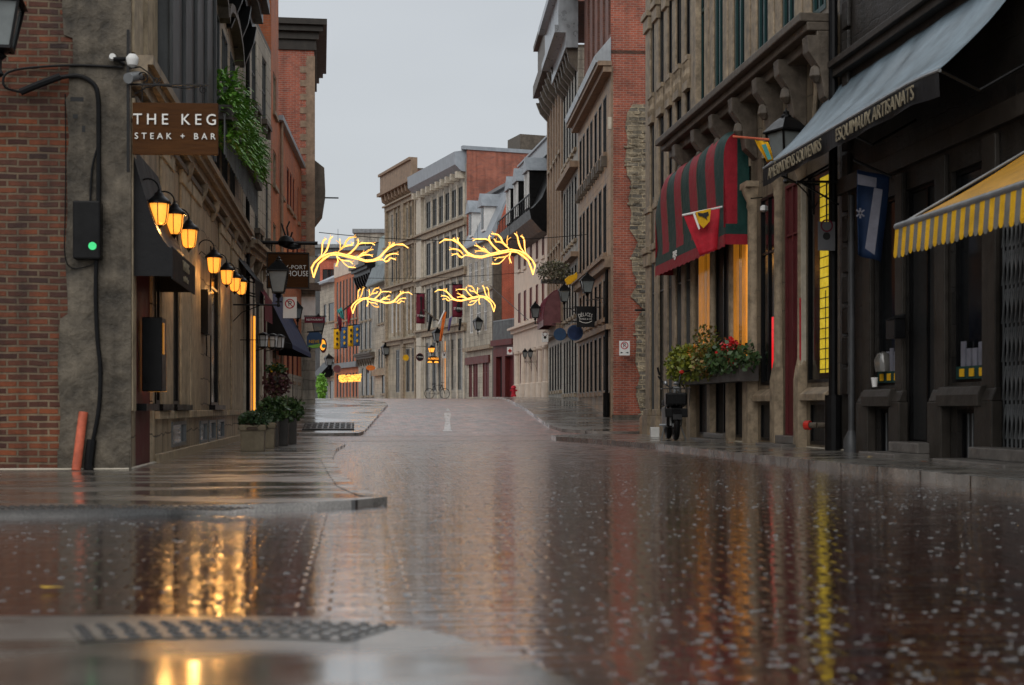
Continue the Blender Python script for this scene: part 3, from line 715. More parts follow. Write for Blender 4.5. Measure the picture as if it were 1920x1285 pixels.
# ---- second left building: grey stone, brick storeys above
f2 = Fac(455.5, 33.0, 508, 38.5)
b2 = f2.root('stone_building', 'grey stone townhouse next to the steakhouse with tall narrow windows', 'building')
U, Z = f2.u, f2.z
z2 = f2.z(505, 98)
ops = rowops(f2, [(472, 480.5), (491.5, 499.5)], 496, 112, 232)+rowops(f2, [(478, 485), (498, 503)], 500, 340, 450)+[(U(471), U(477), .7, 3.9), (U(480), U(487), .7, 3.9), (U(491), U(500), -.05, 3.4)]
m = MB(); wall(m, 0, f2.L, -.5, z2, ops, .08); m.build('front_wall', 'ashlar_light', b2)
shell(b2, 0, f2.L, -.5, z2, 8, ('ashlar_grey', 'ashlar_grey'))
for o in ops[:-1]: window(b2, o, 'grey_board', 'glass', .08, trans=.5)
window(b2, ops[-1], 'dark_red', 'glass', .08, name='door')
m = MB()
for o in ops[:4]: m.box(o[0]-.12, o[1]+.12, -.14, 0, o[2]-.12, o[2]).box(o[0], o[0]+.12, -.12, 0, o[2]-.35, o[2]-.12).box(o[1]-.12, o[1], -.12, 0, o[2]-.35, o[2]-.12)
m.build('window_sill', 'trim_dark', b2)
cornice(b2, 0, f2.L, 4.3, .32, .35, 'trim_stone', 4)
m = MB()
for a, b in ((457, 470), (488, 490.5), (501, 507.5)): m.box(U(a), U(b), -.05, 0, -.1, 4.2)
m.build('pilasters', 'trim_light', b2)
MB().tube([(U(458), -.08, -.05), (U(458), -.08, z2)], .05).build('downpipe', 'black_paint', b2)
m = MB(); wops = [(f2.L*t, f2.L*t+.8, 11.6, 13.2) for t in (.15, .42, .68)]; wall(m, 0, f2.L, z2, 17, wops, .2, y=.45); m.build('upper_front', 'brick_brown', b2)
for o in wops: window(b2, o, 'grey_board', 'glass', .2, y=.45)
m = MB().quad((0, 8, z2), (0, .45, z2), (0, .45, 17), (0, 8, 17)).quad((f2.L, .45, z2), (f2.L, 8, z2), (f2.L, 8, 17), (f2.L, .45, 17)); m.build('upper_side', 'brick_brown', b2)

# ---- tall orange brick building
f3 = Fac(508.5, 41.8, 522, 44.2)
b3 = f3.root('orange_building', 'tall narrow orange brick building beyond the side street', 'building')
ops = rowops(f3, [(512, 518)], 515, 140, 215)+rowops(f3, [(512, 518)], 515, 285, 350)+rowops(f3, [(512, 518)], 515, 420, 500)+[(f3.u(512), f3.u(518), 2.3, 4.2)]
m = MB(); wall(m, 0, f3.L, -.5, 16, ops, .08); m.build('front_wall', 'brick_orange', b3)
shell(b3, 0, f3.L, -.5, 16, 7, ('brick_orange', 'brick_orange'))
for o in ops: window(b3, o, 'trim_stone', 'glass', .08)
m = MB()
for o in ops: m.box(o[0]-.1, o[1]+.1, -.08, 0, o[2]-.12, o[2])
m.build('window_sill', 'trim_stone', b3)

# ---- low orange brick building
f4 = Fac(522, 44.3, 565, 53.3)
b4 = f4.root('low_brick_building', 'low orange brick building with a pale roof edge against the quoined tower', 'building')
z4 = f4.z(545, 274)
ops = rowops(f4, [(528, 531), (538, 542), (543.5, 547), (549, 552), (558, 560)], 545, 325, 395)+rowops(f4, [(528, 532), (538, 542), (548, 552), (556, 560)], 545, 440, 520)+rowops(f4, [(528, 533), (538, 543), (547, 551), (556, 560)], 548, 660, 715)
m = MB(); wall(m, 0, f4.L, 1.0, z4, ops, .08); m.build('front_wall', 'brick_orange', b4)
shell(b4, 0, f4.L, -.5, z4, 7, ('brick_orange', 'brick_orange'))
MB().box(0, f4.L, -.05, .02, -.5, 1.85).build('stone_base', 'ashlar_grey', b4)
for o in ops: window(b4, o, 'burgundy', 'glass', .08, mull=0)
m = MB()
for o in ops: m.box(o[0]-.08, o[1]+.08, -.08, 0, o[2]-.12, o[2])
m.build('window_sill', 'trim_brown', b4)
MB().box(-.02, f4.L, -.15, .1, z4, z4+.16).build('roof_edge', 'pale_metal', b4)
MB().tube([(f4.u(524), -.07, 2), (f4.u(524), -.07, z4)], .05).build('downpipe', 'trim_brown', b4)

# ---- quoined brick building whose flank faces the camera
f5 = Fac(589, 53.6, 589.6, 56.2)
b5 = f5.root('quoined_building', 'tall red brick building with pale corner quoins and a heavy grey cornice', 'building')
L5 = 7.0; zt = (HC+(765-95)/FP*53.6)
m = MB(); wall(m, 0, L5, -.3, zt, [], .2); m.build('front_wall', 'ashlar_grey', b5)
shell(b5, 0, L5, -.3, zt+.9, 6, ('brick_red', 'brick_red'))
m = MB(); m.one = True; zq = (HC+(765-480)/FP*53.6); i = 0; z = zq
while z < zt-.5:
    m.box(-.025, .03, -.03, (.52 if i % 2 else .30), z, z+.235); z += .47 if False else .255; i += 1
    if i % 2 == 0: z += .0
m.box(-.03, .02, -.03, .28, zq, zt-.2)
m.build('quoins', 'trim_brown', b5)
m = MB().box(-.035, .02, -.04, 1.2, -.3, zq); m.build('stone_base', 'ashlar_grey', b5)
zlo, zhi = (HC+(765-95)/FP*53.6), (HC+(765-41)/FP*53.6)
m = MB()
for a, b, o in ((0, .35, .08), (.35, .6, .18), (.6, .8, .34), (.8, 1.0, .48)):
    h = zhi-zlo; m.box(-o, L5+o, -o, 6, zlo+h*a, zlo+h*b)
m.build('cornice', 'trim_shade', b5)
zb = (HC+(765-542)/FP*53.6)
m = MB().box(-.5, .0, -.25, 1.0, zb-.08, zb+.1).box(-.35, 0, -.18, .9, zb+.1, zb+.2); m.build('stone_ledge', 'trim_dark', b5)
MB().box(-.06, -.03, -.05, .9, zb-1.15, zb-.3).build('fascia_panel', 'white_paint', b5)
m = MB(); zz = (HC+(765-345)/FP*53.6)
m.prism([(0, zz-1.4), (-.3, zz-1.0), (-.42, zz-.2), (-.38, zz+.7), (0, zz+1.0)], .5, 2.2); m.build('bay_window', 'trim_dark', b5)
# ================================================================== RIGHT SIDE (near)
fR = Fac(1213, 36.95, 2300, 12.41)
U, Z = fR.u, fR.z
zg = -.5
# ---- arcaded stone building
r1 = fR.root('arcaded_building', 'long dark stone building with tall pilasters, pointed arches and a deep cornice', 'building')
u0, u1 = 0.0, U(1575)
zs = 7.15
tall = [(1306, 1323), (1342, 1358), (1379, 1399), (1423, 1443), (1469, 1493), (1525, 1549)]
up = [(U(a), U(b), zs, 11.2) for a, b in tall]+[(U(a), U(b), 12.0, 14.6) for a, b in tall]
sl = [(1224, 1229), (1240, 1247), (1256, 1263), (1271, 1280), (1289, 1297)]
ups = [(U(a), U(b), 6.0, 10.6) for a, b in sl]+[(U(a), U(b), 11.6, 14.6) for a, b in sl]
gs = [(U(a), U(b), .62, 4.6) for a, b in ((1223, 1228), (1235, 1246), (1254, 1259), (1271, 1279), (1288, 1297))]
bays = {'orange1': (U(1312), U(1339), 1.55, 4.55), 'dark': (U(1343), U(1372), .15, 4.6), 'orange2': (U(1377), U(1404), 1.55, 4.55),
        'w1': (U(1427), U(1455), 1.12, 4.6), 'door': (U(1473), U(1500), .2, 4.6), 'w2': (U(1515), U(1560), 1.12, 4.6)}
basem = [(U(1312), U(1330), .12, 1.25), (U(1380), U(1403), .12, 1.25), (U(1427), U(1455), .1, .80), (U(1520), U(1556), .1, .80)]
arch = [(U(1306), U(1333), 4.9, 6.35), (U(1345), U(1372), 4.9, 6.35), (U(1380), U(1408), 4.9, 6.35), (U(1428), U(1456), 4.9, 6.35), (U(1474), U(1502), 4.9, 6.35), (U(1523), U(1556), 4.9, 6.35)]
allops = up+ups+gs+list(bays.values())+basem+arch
m = MB(); wall(m, u0, u1, zg, 15.6, allops, .05); m.build('front_wall', 'ashlar_street', r1)
shell(r1, u0, u1, zg, 15.6, 9, ('ashlar_grey', 'ashlar_dark'))
for o in up: window(r1, o, 'teal_frame', 'glass', .05, trans=.55, fw=.09)
for o in ups: window(r1, o, 'black_paint', 'glass', .05, trans=.55)
for o in gs: window(r1, o, 'grey_board', 'glass_pale', .05, trans=.75, mull=0)
for k in ('orange1', 'orange2'):
    o = bays[k]; w_ = window(r1, o, 'black_paint', 'window_amber', .05, trans=.8, mull=0, name='lit_window'); w_['label'] = 'window glowing amber behind drapes'
    a, b, c, d = o; wd_ = b-a
    m = MB()
    for i in range(10):
        x = a+wd_*(.02+.095*i); m.tube([(x+wd_*.04, .0, c), (x+wd_*.04, .0, d)], wd_*.035, 6)
    m.one = True; m.build('drapes', 'window_amber', w_)
    MB().box(b-wd_*.14, b-wd_*.05, -.022, -.004, c+.05, d).build('lit_gap', 'window_orange', w_)
    MB().box(a+wd_*.42, a+wd_*.62, -.03, -.022, c+.1, d-.1).build('dark_pane', 'glass', w_)
window(r1, bays['dark'], 'black_paint', 'ink', .05, mull=1, name='door')
window(r1, bays['w1'], 'black_paint', 'glass', .05, trans=.7, mull=1, name='shop_window')
window(r1, bays['door'], 'dark_red', 'dark_red', .05, trans=.8, mull=1, name='door')['label'] = 'tall dark red door'
a, b, c, d = bays['w2']; w2 = window(r1, bays['w2'], 'black_paint', 'glass', .05, mull=0, name='shop_window')
a2, b2_ = U(1537), U(1560)
yp = MB().box(a2, b2_-.04, .005, .02, c+.15, 4.45); yp = yp.build('yellow_display', 'window_yellow', w2); yp['label'] = 'bright yellow lit tiled display'
m = MB()
for i in range(20): m.box(a2, b2_-.04, -.004, .003, c+.2+i*.165, c+.215+i*.165)
m.box((a2+b2_)/2-.02, (a2+b2_)/2, -.004, .003, c+.15, 2.6); m.build('grid_lines', 'ink', w2)
MB().box(U(1452)-.1, U(1459)-.12, -.02, .1, 1.4, 2.35).build('red_neon', 'neon_red', r1)
for o in basem: window(r1, o, 'black_paint', 'ink', .05, mull=0, name='basement_opening')
# pilasters upper
m = MB()
for (a, b) in zip([x[1] for x in tall][:-1], [x[0] for x in tall][1:]):
    c = (a+b)/2; m.box(U(a+1.5), U(c-1), -.05, 0, zs-.1, 15); m.box(U(c+1), U(b-1.5), -.04, 0, zs-.1, 15); m.box(U(a+.5), U(b-.5), -.08, 0, zs-.25, zs+.12)
m.box(U(1326)-.9, U(1326)-.5, -.13, 0, zs, 15)
m.build('pilasters', 'trim_stone', r1, bevel=.012)
# full height pilasters on the far bay
m = MB()
for a, b in ((1213.5, 1222), (1230, 1238), (1248, 1255), (1264, 1270), (1281, 1288), (1298, 1304)):
    m.box(U(a), U(b), -.05, 0, .62, 15.5); m.box(U(a)-.03, U(b)+.03, -.10, 0, .5, .66); m.box(U(a)-.05, U(b)+.05, -.13, 0, -.3, .5)
    for zc_ in (4.65, 10.7): m.box(U(a)-.08, U(b)+.08, -.16, 0, zc_, zc_+.16); m.box(U(a)-.04, U(b)+.04, -.11, 0, zc_-.32, zc_)
    m.box(U(a)-.04, U(b)+.04, -.09, 0, 5.7, 5.85)
m.build('giant_pilasters', 'trim_stone', r1, bevel=.015)
m = MB()
for a, b in ((1222, 1230), (1238, 1248), (1255, 1264), (1270, 1281), (1288, 1298)):
    m.box(U(a), U(b), -.12, 0, 7.9, 8.08); m.box(U(a), U(b), -.12, 0, 8.55, 8.66)
    n = 5
    for i in range(n): x = U(a)+(U(b)-U(a))*(i+.5)/n; m.lathe((x, -.06, 8.08), [(.05, 0), (.07, .15), (.035, .3), (.05, .47)], 8)
m.build('balustrade', 'trim_stone', r1)
# deep cornice with consoles
zc1 = 6.55
m = MB().box(U(1277), u1-.1, -.62, 0, zc1+.22, zc1+.36).box(U(1279), u1-.1, -.5, 0, zc1+.08, zc1+.22).box(U(1281), u1-.1, -.34, 0, zc1-.1, zc1+.08)
m.build('cornice', 'trim_dark', r1, bevel=.02)
cols = [1303, 1340, 1376, 1416, 1464, 1508, 1566]
m = MB()
for x in cols:
    x_ = U(x); m.prism([(0, zc1), (-.5, zc1), (-.48, zc1-.25), (-.3, zc1-.5), (-.22, zc1-.95), (0, zc1-1.15)], x_-.14, x_+.14)
    m.lathe((x_, -.3, zc1-.62), [(.04, -.1), (.13, 0), (.1, .14), (.03, .2)], 8)
m.build('consoles', 'trim_dark', r1, bevel=.01)
# pointed arches
m = MB(); tr = MB()
for o in arch:
    a, b, c, d = o; cx = (a+b)/2; hw = (b-a)/2; zsp = c+.45; H = d-.12-zsp
    L_ = [(cx-hw*.86*math.cos(t)**.8, zsp+H*math.sin(t)**1.25) for t in [math.pi/2*i/8 for i in range(9)]]
    R_ = [(2*cx-x, z) for x, z in L_]
    for (p1, p2) in zip(L_, L_[1:]): m.quad((a, .02, p1[1]), (p1[0], .02, p1[1]), (p2[0], .02, p2[1]), (a, .02, p2[1])); m.quad((p1[0], .02, p1[1]), (p1[0], .048, p1[1]), (p2[0], .048, p2[1]), (p2[0], .02, p2[1]))
    for (p1, p2) in zip(R_, R_[1:]): m.quad((p1[0], .02, p1[1]), (b, .02, p1[1]), (b, .02, p2[1]), (p2[0], .02, p2[1])); m.quad((p1[0], .048, p1[1]), (p1[0], .02, p1[1]), (p2[0], .02, p2[1]), (p2[0], .048, p2[1]))
    m.quad((a, .02, L_[-1][1]), (b, .02, L_[-1][1]), (b, .02, d), (a, .02, d))
    tr.tube([(x, .02, z) for x, z in L_+R_[::-1]], .045, 6)
    tr.tube([(cx+(x-cx)*.8, .16, z-.05) for x, z in L_+R_[::-1]], .035, 6)
m.build('arch_spandrel', 'trim_brown', r1); tr.build('arch_moulding', 'trim_stone', r1, smooth=True)
for o in arch: MB().quad((o[0], .048, o[2]), (o[1], .048, o[2]), (o[1], .048, o[3]), (o[0], .048, o[3])).build('arch_pane', 'glass', r1)
# ground floor columns
for x, w in zip(cols[:-1], (.11, .11, .11, .17, .13, .12)):
    x_ = U(x); m = MB()
    m.lathe((x_, -.03, 0), [(w*.85, 1.35), (w*.9, 1.45), (w*.72, 1.55), (w*.68, 4.45), (w*.8, 4.5), (w*.78, 4.6), (w*1.2, 4.75), (w*1.4, 4.86)], 16)
    m.box(x_-w*1.5, x_+w*1.5, -.03-w*1.2, .02, 4.86, 4.97)
    m.box(x_-w*1.1, x_+w*1.1, -.03-w, 0, -.3, 1.2).prism([(0, 1.2), (-.03-w, 1.2), (-.03-w*.7, 1.42), (0, 1.42)], x_-w, x_+w)
    m.one = True; m.build('column', 'trim_stone', r1, smooth=True)
# ledges, steps
m = MB()
for a, b in ((1424, 1458), (1514, 1562)): m.prism([(0.1, 1.12), (-.14, .93), (-.14, .82), (.1, .82)], U(a), U(b))
m.build('window_ledge', 'trim_stone', r1, bevel=.01)
m = MB().box(U(1331), U(1374), -.45, 0, -.3, .07).box(U(1336), U(1372), -.2, .3, .07, .18).box(U(1457), U(1508), -.4, 0, -.3, .08).box(U(1466), U(1502), -.15, .3, .08, .22); m.build('doorstep', 'stone_step', r1, bevel=.015)
MB().box(U(1510)-.09, U(1510)+.04, -.08, 0, .9, 4.5).build('white_jamb', 'trim_light', r1)
rp = MB().box(U(1510)-.085, U(1510)+.02, -.1, -.081, 1.5, 2.55).build('red_banner', 'fabric_crimson', r1)
base_line(r1, fR, u0, u1, .10)
# ---- dark shop building (nearest on the right)
r0 = fR.root('shop_building', 'nearest right hand stone building in deep shade under the blue grey awning', 'building')
a0, a1 = U(1575)+.004, fR.L
win = [(U(1641), U(1690), 1.02, 3.7), (U(1784), U(1856), 1.02, 3.7), (U(2010), U(2120), 1.02, 3.7)]
doors = [(U(1697), U(1764), .22, 3.7), (U(1872), U(1985), .22, 3.5)]
bs = [(U(1645), U(1684), -.02, .68), (U(1795), U(1850), -.02, .68)]
upo = [(U(x), U(x)+1.0, 6.9, 9.6) for x in (1680, 1800, 1960, 2130)]
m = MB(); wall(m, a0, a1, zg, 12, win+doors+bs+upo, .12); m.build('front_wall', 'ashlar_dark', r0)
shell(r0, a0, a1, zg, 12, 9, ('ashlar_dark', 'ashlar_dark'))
for o in win: window(r0, o, 'black_paint', 'glass', .12, mull=0, name='shop_window')
for o in upo: window(r0, o, 'black_paint', 'glass', .12, trans=.5)
window(r0, doors[0], 'black_paint', 'ink', .12, mull=1, name='door'); window(r0, doors[1], 'black_paint', 'ink', .12, mull=1, name='door')
for o in bs:
    w_ = window(r0, o, 'black_paint', 'ink', .12, mull=0, name='basement_grille'); m = MB()
    for i in range(6): x = o[0]+(o[1]-o[0])*(i+1)/7; m.bar((x, .1, o[2]), (x, .1, o[3]), .022)
    m.build('bars', 'grey_metal', w_)
m = MB()
for x, w in ((1612, .0), (1632, .17), (1693, .13), (1770, .16), (1863, .18), (1995, .2)):
    if w: m.box(U(x)-w, U(x)+w, -.07, 0, .9, 3.95); m.box(U(x)-w-.06, U(x)+w+.06, -.14, 0, -.4, .78); m.prism([(0, .78), (-.14, .78), (-.07, .94), (0, .94)], U(x)-w-.03, U(x)+w+.03)
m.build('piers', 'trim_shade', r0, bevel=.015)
m = MB()
for a, b in ((1636, 1688), (1779, 1860), (2000, 2130)): m.prism([(.2, 1.01), (-.14, .96), (-.18, .86), (-.18, .72), (.2, .72)], U(a), U(b))
m.build('window_ledge', 'trim_shade', r0, bevel=.01)
m = MB().box(U(1690), U(1762), -.62, 0, -.3, .10).box(U(1705), U(1762), -.3, .38, .10, .24).box(U(1852), U(2000), -.7, 0, -.3, .10).box(U(1868), U(1995), -.35, .38, .10, .24); m.build('doorstep', 'stone_step', r0, bevel=.015)
# upper mouldings: a stringcourse that follows the wall and blocks
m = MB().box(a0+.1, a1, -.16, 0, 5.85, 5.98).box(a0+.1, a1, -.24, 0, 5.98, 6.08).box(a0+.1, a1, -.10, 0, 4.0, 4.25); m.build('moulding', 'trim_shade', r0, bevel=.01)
m = MB(); z = .9
for i in range(24): m.box(a0+.26, a0+.52, -.07, 0, z, z+.42); z += .47
m.build('rusticated_blocks', 'ashlar_dark', r0, bevel=.02)
MB().tube([(a0+.02, -.12, -.1), (a0+.02, -.12, .9)], .13, 12).tube([(a0+.02, -.12, .9), (a0+.02, -.12, 12)], .07, 12).build('downpipe', 'black_paint', r0)
MB().tube([(U(1611), -.12, .28), (U(1611), -.12, 3.9)], .05, 12).lathe((U(1611), -.12, 0), [(.12, -.05), (.12, .22), (.05, .36)], 12).build('downpipe', 'dark_metal', r0, smooth=True)['label'] = 'grey downpipe with flared foot'
base_line(r0, fR, a0, a1, .10)
# goods in the shop windows
wi = [o for o in r0.children if o.name.startswith('shop_window')]
def goods(par, o, x0, x1):
    a, b = U(x0), U(x1)
    m = MB().box(a, b, .02, .04, 1.06, 1.22); m.build('green_display_strip', 'fabric_green', par)
    m = MB()
    for i in range(3): x = a+(b-a)*(.12+.3*i); m.box(x, x+.14*(b-a), .01, .019, 1.09, 1.19)
    m.build('yellow_card', 'fabric_yellow', par)
    m = MB()
    for i in range(5): x = a+(b-a)*(.1+.18*i); h = random.uniform(.2, .38); m.box(x, x+.13*(b-a), .04, .06, 1.22, 1.22+h)
    m.build('postcard', 'faded_white', par)
goods(wi[0], win[0], 1643, 1688); goods(wi[1], win[1], 1790, 1852)
MB().lathe((U(1657), .0, 1.22), [(.12, 0), (.14, .16), (.09, .26), (.02, .29)], 12).build('glass_dome', 'glass_pale', wi[0], smooth=True)
MB().box(U(1672), U(1687), .12, .13, 2.1, 2.6).build('amber_lamp', 'window_amber', wi[0])
m = MB().box(U(1645), U(1650), .24, .25, 1.9, 2.1)
m = MB()
ax = U(1678); m.box(ax-.1, ax+.05, .11, .12, 1.86, 1.9).poly([(ax+.05, .11, 1.82), (ax+.12, .11, 1.88), (ax+.05, .11, 1.94)]); m.build('arrow_sign', 'lettering', wi[0])
MB().box(U(1800), U(1832), .12, .13, 3.0, 3.5).build('pale_poster', 'curtain', wi[1])
# folding gate
g = thing('folding_gate', 'steel folding security gate across the nearest right shop door', 'gate', fR.w(U(1874), .0, .24), fR.ang)
m = MB(); wd_ = U(1985)-U(1874); n = 14
for i in range(n):
    x = wd_*i/(n-1)
    m.bar((x, .05, 0), (x, .05, 2.75), .018)
o = m.build('uprights', 'grey_metal', g)
m = MB()
for j in range(6):
    for i in range(n-1):
        xa, xb = wd_*i/(n-1), wd_*(i+1)/(n-1); z = .1+j*.45
        m.bar((xa, .03, z), (xb, .03, z+.4), .012); m.bar((xa, .07, z+.4), (xb, .07, z), .012)
m.build('lattice', 'grey_metal', g)

# ================================================================== RIGHT SIDE (beyond the side street)
f6 = Fac(1028, 71.5, 1145, 47)
U, Z = f6.u, f6.z
def rightbuild(name, label, xa, xb, ztop, wallmat, rows, frame='black_paint', pane='glass', side=('ashlar_grey', 'ashlar_grey'), dep=8, sills='trim_brown', wdep=.05):
    r = thing(name, label, 'building', (f6.A.x, f6.A.y, 0), f6.ang)
    ops = []
    for z0, z1, xs in rows: ops += [(U(a), U(b), z0, z1) for a, b in xs]
    m = MB(); wall(m, U(xa), U(xb), -.3, ztop, ops, wdep); m.build('front_wall', wallmat, r)
    shell(r, U(xa), U(xb), -.3, ztop, dep, side)
    for o in ops: window(r, o, frame, pane, wdep, mull=(o[1]-o[0] > .8))
    m = MB()
    for o in ops: m.box(o[0]-.08, o[1]+.08, -.12, 0, o[2]-.14, o[2])
    m.build('window_sill', sills, r)
    return r, ops
xs6 = [(1087, 1090.5), (1093, 1096.5), (1100, 1104), (1107, 1111), (1115, 1119.5), (1123, 1128), (1131.5, 1137)]
r2, o2 = rightbuild('brown_building', 'brown sandstone building whose red brick flank faces the camera', 1084, 1145, 12.4, 'ashlar_brown',
    [(9.35, 11.3, xs6), (5.95, 8.3, xs6), (3.75, 5.1, xs6), (1.25, 3.2, xs6)], side=('brick_brown', 'brick_red'))
z = 12.0
m = MB().box(U(1084), U(1145)+.25, -.28, 0, 11.75, 11.95).box(U(1084), U(1145)+.3, -.45, 0, 11.95, 12.1); m.build('eave_moulding', 'trim_brown', r2)
m = MB()
for a, b in ((1084, 1110), (1110.5, 1145.5)): m.prism([(0, 12.1), (-.5, 12.1), (-.55, 12.3), (-.3, 12.6), (.0, 12.95)], U(a), U(b))
m.build('metal_flashing', 'silver_metal', r2)
m = MB()
for o in o2[:7]: m.box(o[0]-.12, o[0]+.05, -.2, 0, o[2]-.5, o[2]-.14).box(o[1]-.05, o[1]+.12, -.2, 0, o[2]-.5, o[2]-.14)
m.build('sill_bracket', 'trim_dark', r2)
m = MB().box(U(1084), U(1145), -.2, 0, 5.35, 5.62).box(U(1084), U(1145), -.3, 0, 5.62, 5.72).box(U(1084), U(1145), -.15, 0, 3.3, 3.48)
m.build('stringcourse', 'trim_brown', r2)
up_ = [(U(1090)+i*1.62, U(1090)+i*1.62+.75, 13.6, 16.9) for i in range(9)]
up_ = [o for o in up_ if o[1] < U(1143)]
m = MB(); wall(m, U(1084), U(1144), 12.5, 21, up_, .3, y=.25); m.build('upper_front', 'brick_brown', r2)
for o in up_: window(r2, o, 'trim_brown', 'glass', .3, y=.25, trans=.5)
MB().quad((U(1145), .0, 12.4), (U(1145), 8, 12.4), (U(1145), 8, 21), (U(1145), 0, 21)).quad((U(1084), 8, 12.4), (U(1084), .25, 12.4), (U(1084), .25, 21), (U(1084), 8, 21)).quad((U(1145), .0, 12.4), (U(1145), .0, 21), (U(1145)-.15, .25, 21), (U(1145)-.15, .25, 12.4)).build('side_wall_upper', 'brick_red', r2)
m = MB().box(U(1084), U(1145)+.1, -.55, .25, 17.6, 18.4).box(U(1084), U(1145)+.1, -.8, .25, 18.4, 18.7); m.build('upper_cornice', 'grey_metal', r2)
# rubble patch on the brick flank
LB = U(1145); D6 = 47
def fl(px, py): return (px-1145)/56.7, HC+(765-py)/56.7*1.0
ed = [(1186, 196), (1176, 212), (1172, 240), (1177, 262), (1172, 300), (1176, 330), (1186, 345), (1178, 372), (1184, 400), (1180, 430), (1196, 455), (1184, 480), (1186, 510), (1197, 530), (1182, 556), (1206, 580), (1190, 604), (1194, 640), (1191, 680), (1200, 705), (1192, 740), (1202, 775), (1188, 830)]
pts = [fl(*e) for e in ed]+[fl(1275, 830), fl(1275, 196)]
m = MB(); k = len(pts)
m.v += [(LB+.06, y, z) for y, z in pts]+[(LB-.02, y, z) for y, z in pts]
m.f += [tuple(reversed(range(k)))]+[((i+1) % k, i, k+i, k+(i+1) % k) for i in range(k)]
m.build('rubble_patch', 'rubble', r2)
random.seed(12); m = MB()
for _ in range(190):
    py = random.uniform(205, 785); y0, z0 = fl(1180, py)
    ex = max([e[0] for e in ed if abs(e[1]-py) < 30] or [1190]); px = random.uniform(ex+1, 1222); y0, z0 = fl(px, py)
    a_, b_, c_ = random.uniform(.08, .2), random.uniform(.04, .085), random.uniform(.03, .06)
    m.lathe((LB+.05, y0, z0), [(.3, -b_), (.85, -b_*.7), (1, 0), (.85, b_*.7), (.3, b_)], 7, random.random(), sx=c_, sy=a_)
m.build('rubble_stone', 'rubble', r2)
LM = MB().box(LB+.0, LB+.45, .05, 3.0, -.2, .47); LM.build('low_wall', 'trim_dark', r2)
MB().box(LB-.02, LB+.02, .0, .08, .3, 12).build('corner_strip', 'trim_brown', r2)
MB().box(LB-.02, LB+.05, -.1, .02, 9.9, 10.3).build('corner_stone', 'trim_light', r2)
MB().tube([(U(1143), -.1, .35), (U(1143), -.1, 5.3)], .06).tube([(U(1143), -.1, .35), (U(1143), -.1, 1.2)], .12).build('downpipe', 'black_paint', r2)
xs7 = [(1057.5, 1060), (1062.5, 1065), (1067.5, 1070), (1072.5, 1075), (1078, 1081)]
r3, o3 = rightbuild('balcony_building', 'narrow stone building with dark glazed bays between the brown and pilastered fronts', 1056, 1084, 15.2, 'ashlar_grey',
    [(11.3, 14.8, xs7), (7.6, 10.2, xs7), (4.5, 6.6, xs7), (1.3, 3.6, xs7)], sills='trim_stone')
m = MB().box(U(1056), U(1084), -.35, 0, 10.4, 10.65).box(U(1056), U(1084), -.3, 0, 6.8, 7.0).box(U(1056), U(1084), -.25, 0, 3.8, 4.1); m.build('stringcourse', 'trim_brown', r3)
m = MB().box(U(1055), U(1084)+.0, -.5, 0, 15.2, 15.8).box(U(1055), U(1084), -.95, 0, 15.8, 16.1).box(U(1055), U(1084), -.8, 0, 16.1, 17.4).box(U(1055), U(1084), -1.1, 0, 17.4, 17.7); m.build('metal_cornice', 'silver_metal', r3)
m = MB()
for i in range(7): x = U(1057)+i*.95; m.prism([(0, 15.2), (-.45, 15.2), (-.35, 14.7), (0, 14.3)], x, x+.2)
m.build('cornice_bracket', 'trim_dark', r3)
xs8 = [(1030.5, 1033), (1035.5, 1038), (1040.5, 1043), (1045.5, 1048), (1050.5, 1053)]
r4, o4 = rightbuild('pilastered_building', 'stone front of close set pilasters under a dark overhanging cornice', 1028, 1056, 16.2, 'ashlar_grey',
    [(12.4, 15.6, xs8), (8.3, 11.2, xs8), (4.9, 7.3, xs8), (1.5, 3.7, xs8)], sills='trim_stone')
m = MB()
for a, b in ((1028.3, 1030), (1033.5, 1035), (1038.5, 1040), (1043.5, 1045), (1048.5, 1050), (1053.5, 1055.5)): m.box(U(a), U(b), -.08, 0, 4.6, 16)
m.build('pilasters', 'trim_brown', r4)
m = MB().box(U(1028), U(1056), -.3, 0, 4.0, 4.5)
m.build('stringcourse', 'trim_brown', r4)
m = MB().box(U(1028)-.2, U(1056), -.45, 0, 15.9, 16.3).box(U(1028)-.3, U(1056), -.75, 0, 16.3, 16.9).box(U(1028)-.4, U(1056), -.5, 0, 16.9, 18.7).box(U(1028)-.45, U(1056), -.72, 0, 18.7, 18.95)
for i in range(7): x = U(1029)+i*1.3; m.prism([(0, 15.9), (-.65, 15.9), (-.45, 15.4), (0, 14.9)], x, x+.25)
m.build('cornice', 'trim_dark', r4)
m = MB().box(U(1030), U(1056), .3, 6, 18.9, 21.5); m.build('attic', 'brick_brown', r4)
# ---- pink building with black mansard
f7 = Fac(964, 82.5, 1029, 71.6)
U, Z = f7.u, f7.z
p3 = f7.root('pink_building', 'pale pink stucco house with a black dormered mansard roof', 'building')
zt = f7.z(1025, 430)
c5 = [974, 984.5, 995.5, 1007, 1018.5]
r_a = [(U(x-2.2), U(x+2.2), f7.z(1007, 487), f7.z(1007, 446)) for x in c5]
r_b = [(U(x-2.2), U(x+2.2), f7.z(1008, 594), f7.z(1008, 533)) for x in c5]
r_c = [(U(x-2.8), U(x+2.8), 1.6, f7.z(1000, 655)) for x in (978, 989, 999.5, 1010, 1021)]
m = MB(); wall(m, 0, f7.L, -.3, zt, r_a+r_b+r_c, .05); m.build('front_wall', 'stucco_pink', p3)
shell(p3, 0, f7.L, -.3, zt, 8, ('stucco_pink', 'stucco_pink'))
for o in r_a: window(p3, o, 'burgundy', 'curtain', .05)
for o in r_b: window(p3, o, 'burgundy', 'burgundy', .05, mull=0)
for o in r_c: window(p3, o, 'burgundy', 'burgundy', .05, name='door' if o is r_c[2] else 'window')
